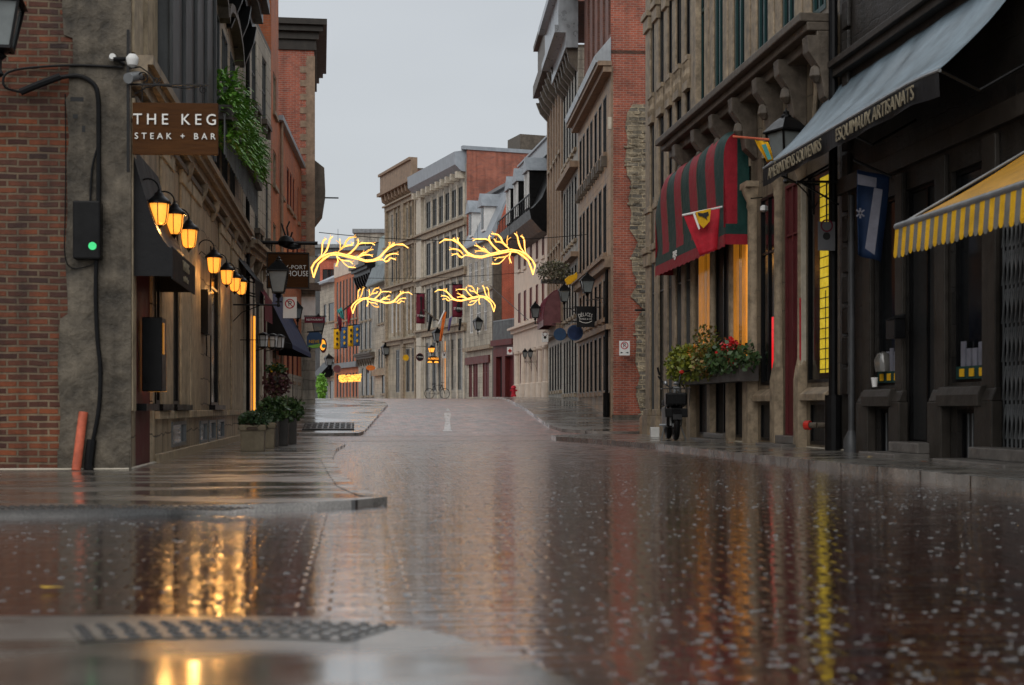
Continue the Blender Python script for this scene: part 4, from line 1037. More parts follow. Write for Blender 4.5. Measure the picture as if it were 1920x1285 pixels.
m = MB()
for o in r_a+r_b: m.box(o[0]-.1, o[1]+.1, -.08, 0, o[2]-.15, o[2])
m.build('window_sill', 'stucco_pink', p3)
zf = f7.z(1000, 614)
m = MB().box(-.1, f7.L, -.2, 0, zf-.05, zf+.15).box(-.15, f7.L, -.4, 0, zf+.15, zf+.28).box(0, f7.L, -.06, 0, zf-1.1, zf-.05); m.build('cornice', 'stucco_pink', p3)
m = MB()
for x in (972.5, 983.5, 994, 1004.5, 1015.5, 1026.5):
    u = U(x); m.lathe((u, -.05, 0), [(.26, 1.0), (.26, 2.0), (.17, 2.05), (.15, zf-1.35), (.24, zf-1.25), (.24, zf-1.12)], 10)
m.build('columns', 'stucco_pink', p3, smooth=True)
m = MB().prism([(0, zt-.3), (-.35, zt-.15), (-.9, zt+.45), (-1.0, zt+.9), (-.8, zt+1.0), (-.35, zt+1.5), (.1, zt+2.6), (.7, zt+4.3), (7.8, zt+4.9), (7.8, zt-.3)], -.1, f7.L); m.build('mansard_roof', 'black_paint', p3)
m = MB().box(-.15, f7.L, .2, 7.9, zt+4.9, zt+5.0).prism([(.35, zt+4.15), (.7, zt+4.25), (4, zt+5.0), (.3, zt+5.0)], -.15, f7.L); m.build('roof_edge', 'silver_metal', p3)
for x in (972, 987, 1008):
    u = U(x); zb_ = zt+1.35; w = .62
    d = MB().box(u-w, u+w, -.55, 1.5, zb_, zb_+2.0).build('dormer', 'black_paint', p3)
    m = MB()
    for s in (-1, 1):
        m.bar((u+s*w*.9, -.57, zb_+.1), (u+s*w*.9, -.57, zb_+1.9), .1); m.bar((u+s*w*.28, -.57, zb_+.1), (u+s*w*.28, -.57, zb_+1.9), .06)
    m.bar((u-w, -.57, zb_+.08), (u+w, -.57, zb_+.08), .1); m.build('dormer_frame', 'white_paint', d)
    MB().box(u-w*.85, u+w*.85, -.565, -.55, zb_+.1, zb_+1.9).build('pane', 'glass', d)
    m = MB(); n0 = [(u-w-.15, zb_+1.95), (u+w+.15, zb_+1.95), (u, zb_+2.75)]; m.slab(n0, -.7, 1.8); m.build('dormer_roof', 'pale_metal', d)
m = MB()
for i in range(20): x = f7.L*i/19; m.bar((x, -.95, zt+.9), (x, -.95, zt+1.7), .04)
m.bar((0, -.95, zt+1.7), (f7.L, -.95, zt+1.7), .06); m.build('roof_railing', 'black_metal', p3)

# ---- low red shop in the gap
f8 = Fac(925, 86.5, 965, 83.5)
U = f8.u
p4 = f8.root('red_shop', 'single storey dark red shop with a railed roof terrace', 'building')
zt = f8.z(945, 640)
ops = [(U(930), U(941), 1.3, zt-.9), (U(947), U(962), 1.3, zt-.9)]
m = MB(); wall(m, 0, f8.L, -.3, zt, ops, .3); m.build('front_wall', 'burgundy', p4)
shell(p4, 0, f8.L, -.3, zt, 3.5, ('burgundy', 'burgundy'))
window(p4, ops[0], 'dark_red', 'ink', .3, name='door'); window(p4, ops[1], 'burgundy', 'dark_red', .3, trans=.3, name='door')
MB().box(0, f8.L, -.2, 0, zt-.25, zt+.1).build('fascia', 'burgundy', p4)
m = MB()
for i in range(34): x = f8.L*i/33; m.bar((x, 0, zt+.1), (x, 0, zt+1.25), .035)
m.box(0, f8.L, -.03, .03, zt+1.22, zt+1.3).box(0, f8.L, .02, .05, zt+.15, zt+1.2); m.build('terrace_railing', 'grey_metal', p4)

# ---- white mansard building with bright brick flank
f9 = Fac(875, 94.5, 926, 88)
U, Z = f9.u, f9.z
p5 = f9.root('white_roof_building', 'stone house with a white metal mansard and bright orange brick flank', 'building')
zr0, zr1 = f9.z(900, 459), f9.z(900, 359)
ra = rowops(f9, [(878.5, 884.5), (889.5, 895.5), (901, 907), (912, 917)], 900, 487, 531)
rb = rowops(f9, [(881, 887), (893, 901), (907, 913)], 900, 563, 622)
rc = [(U(879), U(885), 1.4, f9.z(900, 680)), (U(887), U(896), 1.4, f9.z(900, 680)), (U(905), U(917), 1.4, f9.z(900, 680))]
m = MB(); wall(m, 0, f9.L, -.3, zr0, ra+rb+rc, .08); m.build('front_wall', 'ashlar_light', p5)
shell(p5, 0, f9.L, -.3, zr0, 8, ('brick_bright', 'brick_bright'))
MB().quad((f9.L, 0, zr0), (f9.L, 8, zr0), (f9.L, 8, zr1), (f9.L, 1.2, zr1)).build('gable_wall', 'brick_bright', p5)
MB().box(f9.L-.25, f9.L+.03, -.05, .5, -.3, zr0).build('corner_stone', 'trim_dark', p5)
for o in ra+rb: window(p5, o, 'white_paint', 'glass', .08, trans=.6)
for o in rc: window(p5, o, 'burgundy', 'dark_red', .08, trans=.7, name='shop_window')
m = MB().box(0, U(919), -.12, 0, f9.z(900, 682), f9.z(900, 668)); m.build('shop_fascia', 'burgundy', p5)
m = MB().box(0, f9.L, -.3, 0, f9.z(900, 657), f9.z(900, 650)).box(0, f9.L, -.15, 0, f9.z(900, 550), f9.z(900, 545)); m.build('cornice', 'trim_stone', p5)
m = MB().prism([(-.3, zr0), (-.3, zr0+.15), (1.2, zr1), (8, zr1+.2), (8, zr0)], 0, f9.L-.01); m.build('mansard_roof', 'pale_metal', p5)
MB().box(-.05, f9.L+.1, .9, 1.4, zr1-.02, zr1+.18).build('roof_edge', 'grey_metal', p5)
for x in (886, 909):
    u = U(x); zb_ = zr0+.7; d = MB().box(u-.42, u+.42, -.15, 1.5, zb_, zb_+1.6).build('dormer', 'white_paint', p5)
    MB().box(u-.26, u+.26, -.17, -.15, zb_+.15, zb_+1.5).build('pane', 'glass', d)
    MB().slab([(u-.6, zb_+1.55), (u+.6, zb_+1.55), (u, zb_+2.4)], -.35, 1.8).build('dormer_roof', 'pale_metal', d)
    
# ---- grey stone commercial building with metal cornice
f10 = Fac(783, 105.5, 875, 94.7)
U, Z = f10.u, f10.z
p6 = f10.root('grey_stone_building', 'four storey grey stone warehouse with a pale metal cornice', 'building')
zt = 17.0
x6 = [(799.5, 808), (811.5, 820), (823, 832), (835, 844), (847, 857), (859.5, 869)]
rr = []
for z0, z1 in ((13.7, 15.6), (10.3, 12.6), (6.9, 9.3)): rr += [(U(a), U(b), z0, z1) for a, b in x6]
gr = [(U(a), U(b), 1.9, 5.4) for a, b in ((795, 804), (808, 817), (820, 826), (829, 835), (841, 850), (857, 866))]
m = MB(); wall(m, 0, f10.L, -.3, zt, rr+gr, .08); m.build('front_wall', 'ashlar_grey', p6)
shell(p6, 0, f10.L, -.3, zt+.9, 12, ('ashlar_grey', 'brick_red'))
for o in rr: window(p6, o, 'grey_board', 'glass', .08, trans=.6)
for i, o in enumerate(gr):
    w_ = window(p6, o, 'grey_metal', 'window_orange' if i == 3 else 'glass', .08, trans=.8, name='shop_window')
    if i == 3: w_['label'] = 'shop window glowing orange'
m = MB()
for z in (13.05, 9.75, 6.0): m.box(0, f10.L, -.2, 0, z-.15, z+.25).box(0, f10.L, -.35, 0, z+.25, z+.38)
m.build('stringcourse', 'trim_stone', p6)
m = MB()
for x in (797.5, 810, 821.5, 833.5, 845.5, 858, 870.5):
    for z0, z1 in ((13.45, 15.8), (10.15, 12.85), (6.4, 9.55), (1.2, 5.8)): m.box(U(x)-.09, U(x)+.09, -.08, 0, z0, z1)
m.box(U(785), U(794), -.2, 0, 1, 16.3)
m.build('pilasters', 'trim_light', p6)
m = MB().prism([(.1, zt-.55), (-.3, zt-.5), (-.75, zt-.1), (-.8, zt+.75), (.2, zt+.95)], 0, f10.L-.2); m.build('metal_cornice', 'pale_metal', p6)
m = MB()
for i in range(10): x = f10.L*(i+.5)/10; m.box(x-.12, x+.12, -.6, 0, zt-.95, zt-.5)
m.build('cornice_bracket', 'trim_light', p6)
MB().box(f10.L-.3, f10.L+.08, -.3, 12, zt+.9, zt+1.15).build('parapet_cap', 'pale_metal', p6)
MB().tube([(f10.L+.05, 5.2, zt+.9), (f10.L+.05, 5.2, zt-6)], .06).build('downpipe', 'black_paint', p6)
MB().box(f10.L-3, f10.L-.5, 4.0, 6.5, zt+1.02, zt+2.3).build('chimney', 'trim_dark', p6)
MB().box(f10.L+.1, f10.L+3.5, 5.5, 9, zt-3.6, zt-2.6).box(f10.L+.1, f10.L+3, 7, 9, zt-4.7, zt-3.6).build('roof_duct', 'silver_metal', p6)
# ---- taller stone building
f11 = Fac(725, 113.5, 782.6, 105.6)
U, Z = f11.u, f11.z
p7 = f11.root('tall_stone_building', 'ornate brown grey stone block with a bracketed parapet', 'building')
zt = 18.4
x7 = [(734, 739), (742, 746.5), (749, 753), (762, 766.5), (769, 773.5), (776, 780)]
rr = []
for z0, z1 in ((13.7, 15.9), (10.6, 12.9), (6.6, 9.6)): rr += [(U(a), U(b), z0, z1) for a, b in x7]
gr = [(U(a), U(b), 1.9, 5.2) for a, b in ((742, 749), (753, 757.5), (761, 768), (772, 777))]
m = MB(); wall(m, 0, f11.L, -.3, zt, rr+gr, .08); m.build('front_wall', 'ashlar_beige', p7)
shell(p7, 0, f11.L, -.3, zt, 9, ('ashlar_grey', 'brick_brown'))
for i, o in enumerate(rr): window(p7, o, 'white_paint' if i >= 12 else 'grey_board', 'shutter_white' if i in (0, 2, 3, 5, 12, 13, 16) else 'glass', .08, trans=.55)
for o in gr: window(p7, o, 'grey_metal', 'glass', .08, trans=.8, name='shop_window')
m = MB()
for z in (16.4, 13.1, 9.9, 5.7): m.box(0, f11.L, -.2, 0, z-.12, z+.2).box(0, f11.L, -.4, 0, z+.2, z+.32)
for x in (726.5, 756.5, 759, 782): m.box(U(x)-.15, U(x)+.15, -.2, 0, 1, 16.3)
for x in (740.5, 747.8, 754.5, 767.8, 775, 781): m.box(U(x)-.08, U(x)+.08, -.12, 0, 6.3, 16.3)
m.build('stringcourse', 'trim_stone', p7)
m = MB().box(-.3, f11.L, -.75, 0, 17.5, 17.75).box(-.2, f11.L, -.5, 0, 17.75, zt+.7).box(-.3, f11.L, -.65, 0, zt+.7, zt+.9)
for i in range(9): x = f11.L*(i+.5)/9; m.prism([(0, 17.5), (-.6, 17.5), (-.5, 17.0), (0, 16.7)], x-.12, x+.12)
m.build('parapet', 'trim_brown', p7)
m = MB()
for x, col in ((735, 0), (767, 0)):
    u = U(x); m.box(u-.05, u+.05, -.1, 0, 5.9, 6.0)
# ---- farther small buildings
def far(xa, Da, xb, Db, name, label, ytop, wallm, rows, extra=None, frame='grey_board', pane='glass', side='ashlar_grey'):
    f = Fac(xa, Da, xb, Db); r = f.root(name, label, 'building'); xm = (xa+xb)/2; zt = f.z(xm, ytop)
    ops = []
    for yt, yb, xs in rows: ops += [(f.u(a), f.u(b), max(1.5, f.z(xm, yb)), f.z(xm, yt)) for a, b in xs]
    m = MB(); wall(m, 0, f.L, -.3, zt, ops, .08); m.build('front_wall', wallm, r)
    shell(r, 0, f.L, -.3, zt, 8, (side, side))
    for o in ops: window(r, o, frame, pane, .08, mull=0)
    if ops:
        m = MB()
        for o in ops: m.box(o[0]-.1, o[1]+.1, -.12, 0, o[2]-.15, o[2])
        m.build('window_sill', 'trim_stone', r)
    return f, r, zt
w5 = [(709, 712.5), (714.5, 718), (720, 723), (725.5, 728.5), (731, 733.5)]
f12, q1, zt = far(703, 120, 735, 113.6, 'mansard_house', 'small grey stone house with a green grey metal mansard', 533, 'ashlar_light', [(552, 605, w5), (653, 690, w5), (693, 738, [(716, 725)])])
m = MB().prism([(-.7, zt), (-.75, zt+.1), (-.2, zt+1.6), (.0, zt+1.6), (.4, zt+4.2), (7, zt+4.4), (7, zt)], 0, f12.L); m.build('mansard_roof', 'green_metal', q1)
u = f12.u(724); MB().box(u-.3, u+.3, -.05, .5, zt+1.9, zt+3.3).build('dormer', 'glass', q1)
m = MB()
for i in range(14): x = f12.L*i/13; m.bar((x, -.78, zt+.1), (x, -.22, zt+1.62), .06)
m.build('roof_ribs', 'pale_metal', q1)
m = MB().box(0, f12.L, -.3, 0, f12.z(720, 704), f12.z(720, 692)); m.build('cornice', 'trim_stone', q1)
uu = f12.u(722); MB().box(uu-.15, uu+.35, .1, .12, 1.4, f12.z(720, 702)).build('lit_display', 'window_warmwhite', q1)
f13, q2, zt = far(672, 126, 703, 120, 'corniced_house', 'narrow dark stone house with a heavy black cornice', 517, 'ashlar_grey', [(528, 600, [(676, 680), (684, 688), (692, 696)]), (605, 655, [(676, 680), (684, 688), (692, 696)]), (690, 742, [(678, 682), (686, 692), (695, 700)])])
cornice(q2, 0, f13.L, zt, .9, .9, 'black_paint', 7); cornice(q2, 0, f13.L, f13.z(687, 673), .5, .5, 'trim_dark', 7)
m = MB().box(.2, f13.L-.2, .5, 3, zt+.9, zt+2.6); m.build('roof_storey', 'black_paint', q2)
f14, q3, zt = far(627, 134, 672, 126, 'strip_window_building', 'brown orange building with tall narrow window strips', 490, 'brick_orange', [(524, 600, [(631+6*i, 634+6*i) for i in range(7)]), (604, 680, [(631+6*i, 634+6*i) for i in range(7)]), (700, 745, [(631+6*i, 634+6*i) for i in range(7)])])
MB().box(0, f14.L, -.25, 0, f14.z(650, 690), f14.z(650, 680)).build('fascia', 'grey_metal', q3)
m = MB().box(0, f14.L, -.05, 0, zt-1.2, zt+.2); m.build('parapet', 'stucco_pink', q3)
f15, q4, zt = far(600, 139, 627, 134, 'cream_house', 'cream brick house with a metal roof at the far bend', 533, 'ashlar_light', [(570, 604, [(607, 612), (616, 626)]), (674, 706, [(617, 626)]), (715, 748, [(608, 615), (618, 625)])])
m = MB().prism([(-.6, zt), (-.6, zt+.2), (3, zt+1.9), (7, zt+2), (7, zt)], 0, f15.L); m.build('metal_roof', 'pale_metal', q4)
m = MB().prism([(0, 5.1), (-1.2, 3.8), (-1.2, 3.6), (0, 3.6)], f15.u(607), f15.u(622)); m.build('porch_roof', 'black_paint', q4)
for (x0, x1, y0, D, mat, l) in ((640, 700, 470, 165, 'brick_orange', 'distant brick building behind the mansard house roofs'), (600, 648, 485, 160, 'brick_bright', 'distant brick gable above the cream house'), (664, 735, 437, 185, 'ashlar_grey', 'distant flat roofed grey block on the skyline'), (560, 640, 465, 200, 'grey_board', 'distant grey roofed building behind the quoined tower')):
    f = Fac(x0, D, x1, D); r = f.root('distant_building', l, 'building'); zt = f.z((x0+x1)/2, y0)
    ops = [(f.L*(.1+.2*i), f.L*(.1+.2*i)+.9, zt-3, zt-1.2) for i in range(4)]
    m = MB(); wall(m, 0, f.L, 0, zt, ops, .2); m.build('front_wall', mat, r); shell(r, 0, f.L, 0, zt, 8, (mat, mat), roof='silver_metal')
    for o in ops: window(r, o, mull=0)
    MB().box(-.2, f.L+.2, -.3, 8, zt, zt+.5).build('roof_edge', 'grey_metal', r)
# ================================================================== LAMPS
def lantern(label, loc, w=.46, h=.8, rz=0, lit=False, arm=None, group='street lanterns on wall brackets', glass='lamp_glass', stem=.3):
    """four sided street lantern; loc is the bottom of the glass body; arm = world point on the wall"""
    r = thing('street_lantern', label, 'lantern', loc, rz, group)
    hb = h*.56; wt = w/2*.86; wb = w/2*.5; q = math.pi/4; s2 = math.sqrt(2)
    MB().lathe((0, 0, 0), [(wb*s2*.94, .01), (wt*s2*.94, hb)], 4, q).build('glass', 'light_amber' if lit else glass, r)
    m = MB()
    for a in (1, -1):
        for b in (1, -1): m.bar((a*wb, b*wb, 0), (a*wt, b*wt, hb), w*.05)
    for z, x in ((0, wb), (hb, wt)):
        for p, q_ in (((-x, -x), (x, -x)), ((x, -x), (x, x)), ((x, x), (-x, x)), ((-x, x), (-x, -x))): m.bar((p[0], p[1], z), (q_[0], q_[1], z), w*.06)
    m.build('frame', 'black_metal', r)
    m = MB().lathe((0, 0, hb), [(w/2*s2*1.02, 0), (w/2*s2*1.0, h*.03), (w*.36, h*.2), (w*.2, h*.26)], 4, q)
    m.lathe((0, 0, hb+h*.26), [(w*.17, 0), (w*.17, h*.03), (w*.09, h*.06), (w*.1, h*.1), (w*.03, h*.13), (.004, h*.18)], 10); m.build('roof', 'black_paint', r, bevel=.004)
    m = MB().lathe((0, 0, -stem), [(w*.05, 0), (w*.10, .03), (w*.05, .08), (w*.06, stem*.6), (w*.16, stem*.75), (w*.1, stem*.85), (wb*1.1, stem)], 10); m.build('stem', 'black_metal', r, smooth=True)
    MB().lathe((0, 0, 0), [(.03, .02), (.03, hb*.3), (w*.11, hb*.45), (w*.1, hb*.62), (.01, hb*.75)], 10).build('bulb', 'light_bulb' if lit else 'white_glass', r, smooth=True)
    if arm is not None:
        M_ = Matrix.Rotation(-rz, 3, 'Z'); d = M_ @ (Vector(arm)-Vector(loc)); z = -stem+.04; L_ = d.xy.length
        e = Vector((d.x, d.y, 0)).normalized()
        m = MB().tube([(0, 0, z), tuple(e*L_+Vector((0, 0, z)))], w*.035, 8)
        m.tube([tuple(e*(L_*.35)+Vector((0, 0, z))), tuple(e*(L_*.75)+Vector((0, 0, z-.16))), tuple(e*L_+Vector((0, 0, z-.42)))], w*.022, 6)
        m.lathe(tuple(e*L_+Vector((0, 0, z-.5))), [(w*.05, 0), (w*.06, .6)], 8); m.build('bracket', 'black_metal', r)
    return r
lantern('big black lantern hanging in front of the wooden hanging sign', W(522, 549, 30), .47, .8, 0, arm=(-2.62, W(522, 549, 30).y+.02, 3), glass='lamp_glass')
lantern('dark lantern cut by the left edge of the view, before the brick flank', W(-2, 92, 15.2), .52, .86, .1, arm=(W(-30, 92, 15.2).x-.1, 16.6, 4))
lantern('small lantern further down the left pavement, below the big lantern', W(558, 597, 44), .34, .55, 0, arm=(-2.4, W(558, 597, 44).y, 3))
lantern('lantern beside the round orange sign by the quoined tower', W(663*1-10*1, 618, 54) if False else W(597, 628, 52), .5, .8, 0, arm=(W(580, 628, 52).x, W(580, 628, 52).y, 3))
lantern('black lantern above the square black hanging sign, nearest on the right', W(1101, 549, 49), .50, .74, 0, arm=(W(1146, 549, 47.4).x, W(1146, 549, 47.4).y+.3, 4))
lantern('black lantern beside the plum awning, left of the square black sign', W(1058, 566, 57), .46, .8, 0, arm=(W(1086, 566, 57).x, W(1086, 566, 57).y, 4))
lantern('black lantern in front of the pink house', W(1003.5, 596, 66), .46, .8, 0, arm=(W(1033, 596, 68).x, W(1033, 596, 68).y, 4))
lantern('large black lantern above the flowers, partly hidden by the blue grey awning', W(1474, 310, 23.3), .54, .95, math.radians(20), arm=(7.58, W(1474, 315, 23.3).y+.3, 4))
lantern('lantern on the white roofed stone house', W(896, 618, 90), .55, .9, .3, arm=(W(896, 618, 92.8).x, W(896, 618, 92.8).y, 4))
lantern('lantern on the small mansard house at the bend', W(723, 665, 113), .65, 1.0, .3, arm=(W(728, 665, 115).x, W(728, 665, 115).y, 4))
lantern('lantern on the cream house at the far bend', W(616.5, 685, 134), .8, 1.15, .3, arm=(W(616, 685, 135.8).x, W(616, 685, 135.8).y, 4))
lantern('lantern above the lit arched pub sign', W(820, 640, 97), .65, 1.0, .3, arm=(W(820, 640, 101).x, W(820, 640, 101).y, 4))
lantern('pub lamp glowing amber above the lit arched sign', W(809, 661, 98), .45, .55, .3, lit=True, arm=(W(809, 661, 102).x, W(809, 661, 102).y, 4))
for x, l in ((986, 'left of the two dark lamps between the columns of the pink house'), (996, 'right of the two dark lamps between the columns of the pink house')):
    u, D = f7.uD(x, .3); p = f7.w(u, .35, f7.z(x, 672)); a = f7.w(u, 0, 3); lantern(l, p, .28, .5, f7.ang, arm=a)
# coach lanterns of the steakhouse (barrel shaped glass on a scroll bracket)
def coach_lantern(label, loc, rz, sc=1.0):
    r = thing('wall_lantern', label, 'lantern', loc, rz, 'lit wall lanterns of the steakhouse')
    MB().lathe((0, 0, 0), [(.045, 0), (.085, .03), (.105, .12), (.115, .24), (.11, .26)], 14).build('glass', 'light_amber', r, smooth=True)
    MB().lathe((0, 0, 0), [(.01, .07), (.045, .10), (.05, .15), (.02, .19), (.005, .2)], 10).build('bulb', 'light_bulb', r, smooth=True)
    m = MB()
    for k in range(6):
        t = math.pi/3*k; m.tube([(.05*math.cos(t), .05*math.sin(t), .0), (.092*math.cos(t), .092*math.sin(t), .03), (.112*math.cos(t), .112*math.sin(t), .12), (.122*math.cos(t), .122*math.sin(t), .25)], .006, 5)
    m.lathe((0, 0, -.06), [(.004, 0), (.02, .03), (.05, .06), (.05, .075)], 10)
    m.build('frame', 'black_metal', r)
    MB().lathe((0, 0, .25), [(.15, 0), (.145, .025), (.10, .07), (.06, .10), (.05, .13), (.02, .15), (.012, .18)], 14).build('cap', 'black_paint', r, smooth=True)
    m = MB(); pts = []
    for k in range(13):
        t = math.pi*k/12; pts.append((0, .125-.125*math.cos(t), .42+.13*math.sin(t)))
    m.tube(pts+[(0, .26, .2)], .011, 6); m.tube([(0, .13, .30), (0, .20, .36), (0, .25, .30)], .008, 6)
    m.box(-.04, .04, .25, .275, .1, .5); m.build('bracket', 'black_metal', r)
    r.scale = (sc,)*3
    return r
names = ['nearest', 'second', 'farthest']
k0 = coach_lantern('nearest of the three lit lanterns over the black steakhouse awning', f1.w(f1.u(298, .28), .28, HC+(765-423)/FP*f1.uD(298, .28)[1]), f1.ang)
for x, y, l in ((327, 440, 'middle of the three lit lanterns over the black steakhouse awning'), (354, 466, 'farthest of the three lit lanterns over the black steakhouse awning'),
             (401, 513, 'nearest of the row of four lit lanterns past the black awning'), (425, 534, 'second of the row of four lit lanterns past the black awning'),
             (440, 547, 'third of the row of four lit lanterns past the black awning'), (452, 553, 'farthest of the row of four lit lanterns past the black awning')):
    u, D = f1.uD(x, .28); dup(k0, f1.w(u, .28, HC+(765-y)/FP*D), None, l)
# small point lights belonging to the lit lanterns
for x, y in ((298, 400), (354, 446), (401, 494), (440, 530)):
    u, D = f1.uD(x, .28); p = f1.w(u, .30, HC+(765-y)/FP*D-.12)
    ld = bpy.data.lights.new('lantern_light', 'POINT'); ld.energy = 26; ld.color = (1, .5, .14); ld.shadow_soft_size = .1
    lo = bpy.data.objects.new('lantern_light', ld); COL.objects.link(lo); lo.location = p
# white box lanterns, unlit
def box_lantern(label, loc, w):
    r = thing('box_lantern', label, 'lantern', loc, 0, 'unlit white box lanterns')
    MB().lathe((0, 0, 0), [(w*.55, 0), (w*.68, w*1.35)], 6).build('glass', 'white_glass', r)
    m = MB().lathe((0, 0, w*1.35), [(w*.85, 0), (w*.6, w*.25), (w*.1, w*.42)], 6).lathe((0, 0, -w*.35), [(w*.15, 0), (w*.5, w*.2), (w*.62, w*.35)], 6)
    for k in range(6):
        t = math.pi/3*k; m.bar((w*.56*math.cos(t), w*.56*math.sin(t), 0), (w*.7*math.cos(t), w*.7*math.sin(t), w*1.35), w*.08)
    m.build('frame', 'black_metal', r)
    m = MB().tube([(0, 0, -w*.3), (-w*.9, .1, -w*.5)], w*.06, 6); m.build('arm', 'black_metal', r)
for x, y, D, l in ((493, 650, 33.3, 'leftmost of three unlit white box lanterns under the big lantern'), (511, 651, 34.4, 'middle of three unlit white box lanterns under the big lantern'), (524, 652, 35.6, 'rightmost of three unlit white box lanterns under the big lantern')):
    box_lantern(l, W(x, y, D), .19)

# ================================================================== SIGNS
def plate(name, label, cat, loc, w, h, mat, rz=0, t=.03, group=None):
    r = thing(name, label, cat, loc, rz, group)
    MB().box(-w/2, w/2, 0, t, -h/2, h/2).build('board', mat, r, bevel=.004)
    return r
# the wooden steakhouse sign at the corner
D = 16.2; c = W(328.5, 241.5, D); k = D/FP
s = plate('hanging_sign', 'brown wooden steakhouse sign with white lettering on a scrolled iron bracket', 'hanging sign', c, 159*k, 97*k, 'sign_wood', -TH*.6, .05)
text('THE KEG', 26.5*k*1.1, 'lettering', s, (0, -.012, 16*k), space=1.5, name='sign_lettering', sx=.97)
text('STEAK + BAR', 15.5*k*1.06, 'lettering', s, (0, -.012, -15*k), space=1.68, name='sign_lettering', sx=.99)
m = MB(); z = 83*k; x0 = -88*k
m.bar((x0, .02, z), (62*k, .02, z), .02)
m.bar((x0, .02, z+.62), (x0, .02, z-1.0), .03)
for x in (-62*k, 50*k): m.tube([(x, .02, z), (x, .02, 48*k)], .006, 6)
def spiral(cx, cz, r, turns, a0, sg=1, n=20): return [(cx+sg*r*(1-i/n*.8)*math.cos(a0+turns*2*math.pi*i/n), .02, cz+r*(1-i/n*.8)*math.sin(a0+turns*2*math.pi*i/n)) for i in range(n+1)]
m.tube(spiral(-62*k, z+14*k, 12*k, 1.4, -1.5), .009, 6); m.tube(spiral(-36*k, z+8*k, 8*k, 1.3, 2.6, -1), .008, 6)
m.tube([(x0, .02, z+30*k), (-66*k, .02, z+33*k), (-50*k, .02, z+22*k), (-40*k, .02, z+10*k)], .009, 6)
m.tube([(x0+12*k, .02, z-18*k), (-55*k, .02, z-6*k), (-30*k, .02, z-1*k), (20*k, .02, z-7*k), (45*k, .02, z-2*k)], .009, 6); m.tube(spiral(52*k, z-9*k, 8*k, 1.3, 1.6), .008, 6)
m.build('bracket', 'black_metal', s)
# wooden porthouse sign with lantern-hung pole
D = 34.0; c = W(540, 507.5, D); k = D/FP
s = plate('hanging_sign', 'dark plank sign hanging from a black pole behind the big lantern', 'hanging sign', c, 78*k, 67*k, 'sign_wood', 0, .05)
text('VIEUX-PORT', 10.5*k, 'lettering', s, (2*k, -.01, 6*k), name='sign_lettering', space=1.1)
text('STEAKHOUSE', 14.5*k, 'lettering', s, (-1*k, -.01, -6*k), name='sign_lettering', space=.98, sx=.93)
m = MB().bar((-39*k, -.01, 33*k), (39*k, -.01, 33*k), .03).bar((-39*k, -.01, -33*k), (39*k, -.01, -33*k), .03).bar((-38.5*k, -.01, -33*k), (-38.5*k, -.01, 33*k), .03).bar((38.5*k, -.01, -33*k), (38.5*k, -.01, 33*k), .03); m.build('sign_frame', 'trim_shade', s)
m = MB().tube([(-66*k, .02, 52*k), (55*k, .02, 52*k)], .045, 10).lathe((-64*k, .02, 52*k-.08), [(.03, 0), (.1, .04), (.1, .14), (.03, .18)], 10)
for x in (-30*k, 30*k): m.tube([(x, .02, 52*k), (x, .02, 33*k)], .01, 6)
m.build('pole', 'black_metal', s)
m = MB().lathe((-4*k, -.03, 42*k), [(.02, 0), (.15, .05), (.2, .14), (.13, .26), (.03, .3)], 12).lathe((9*k, -.02, 39*k), [(.02, 0), (.13, .04), (.13, .12), (.02, .16)], 12, sx=1.5)
m.tube([(-3*k, -.03, 60*k), (-9*k, -.03, 78*k), (-12*k, -.03, 88*k)], .02, 6).tube([(0*k, -.03, 60*k), (-2*k, -.03, 80*k), (3*k, -.03, 92*k)], .02, 6).tube([(4*k, -.03, 58*k), (8*k, -.03, 72*k)], .02, 6)
m.build('iron_ornament', 'black_metal', s, smooth=True)
# parking signs
def parking(label, loc, w, h, mat='sign_white', rz=0, dark=False, pole=None, P=True):
    s = plate('parking_sign', label, 'parking sign', loc, w, h, mat, rz, .008, 'parking signs')
    r = w*.36; m = MB(); cz = h*.18; n = 28
    for i in range(n):
        a, b = 2*math.pi*i/n, 2*math.pi*(i+1)/n
        m.poly([(r*math.cos(a), -.003, cz+r*math.sin(a)), (r*.78*math.cos(a), -.003, cz+r*.78*math.sin(a)), (r*.78*math.cos(b), -.003, cz+r*.78*math.sin(b)), (r*math.cos(b), -.003, cz+r*math.sin(b))])
    if P: m.poly([(-r*.66, -.0035, cz+r*.54), (-r*.54, -.0035, cz+r*.66), (r*.66, -.0035, cz-r*.54), (r*.54, -.0035, cz-r*.66)])
    m.build('red_ring', 'fabric_crimson' if P else 'fabric_maroon', s)
    if P: text('P', r*1.55, 'ink', s, (0, -.004, cz), ext=.001, name='sign_letter')
    else:
        MB().lathe((0, 0, 0), [(r*.6, -.001), (r*.6, .001)], 20).build('dark_disc', 'ink', s).rotation_euler = (math.pi/2, 0, 0)
        s.children[-1].location = (0, -.004, cz)
    if pole: MB().bar(pole[0], pole[1], .025).build('arm', 'black_metal', s)
    return s
s = parking('white no parking sign under the wooden plank sign on the left', W(543.5, 577, 30.2), .29, .45, pole=((-.16, .01, .12), (-.3, .01, .12)))
parking('small pale parking sign before the navy awning', W(549, 625, 47), .25, .43, P=False, pole=((0, .02, 0), (0, .02, -2.6)))
s = parking('no parking sign screwed to the red brick flank', W(1171, 653, 46.6), .35, .48, rz=-TH*.5)
m = MB()
for a in (-1, 1): m.poly([(a*.03, -.003, -.15), (a*.13, -.003, -.12), (a*.13, -.003, -.18)])
m.build('arrow', 'ink', s)
parking('dark grey parking sign back on an iron arm beside the yellow window', W(1550, 443, 22.0), .275, .45, 'sign_grey', P=False)
m_ = thing('sign_arm', 'black iron arm with a brace above the dark parking sign', 'bracket', W(1530, 340, 22.1), 0)
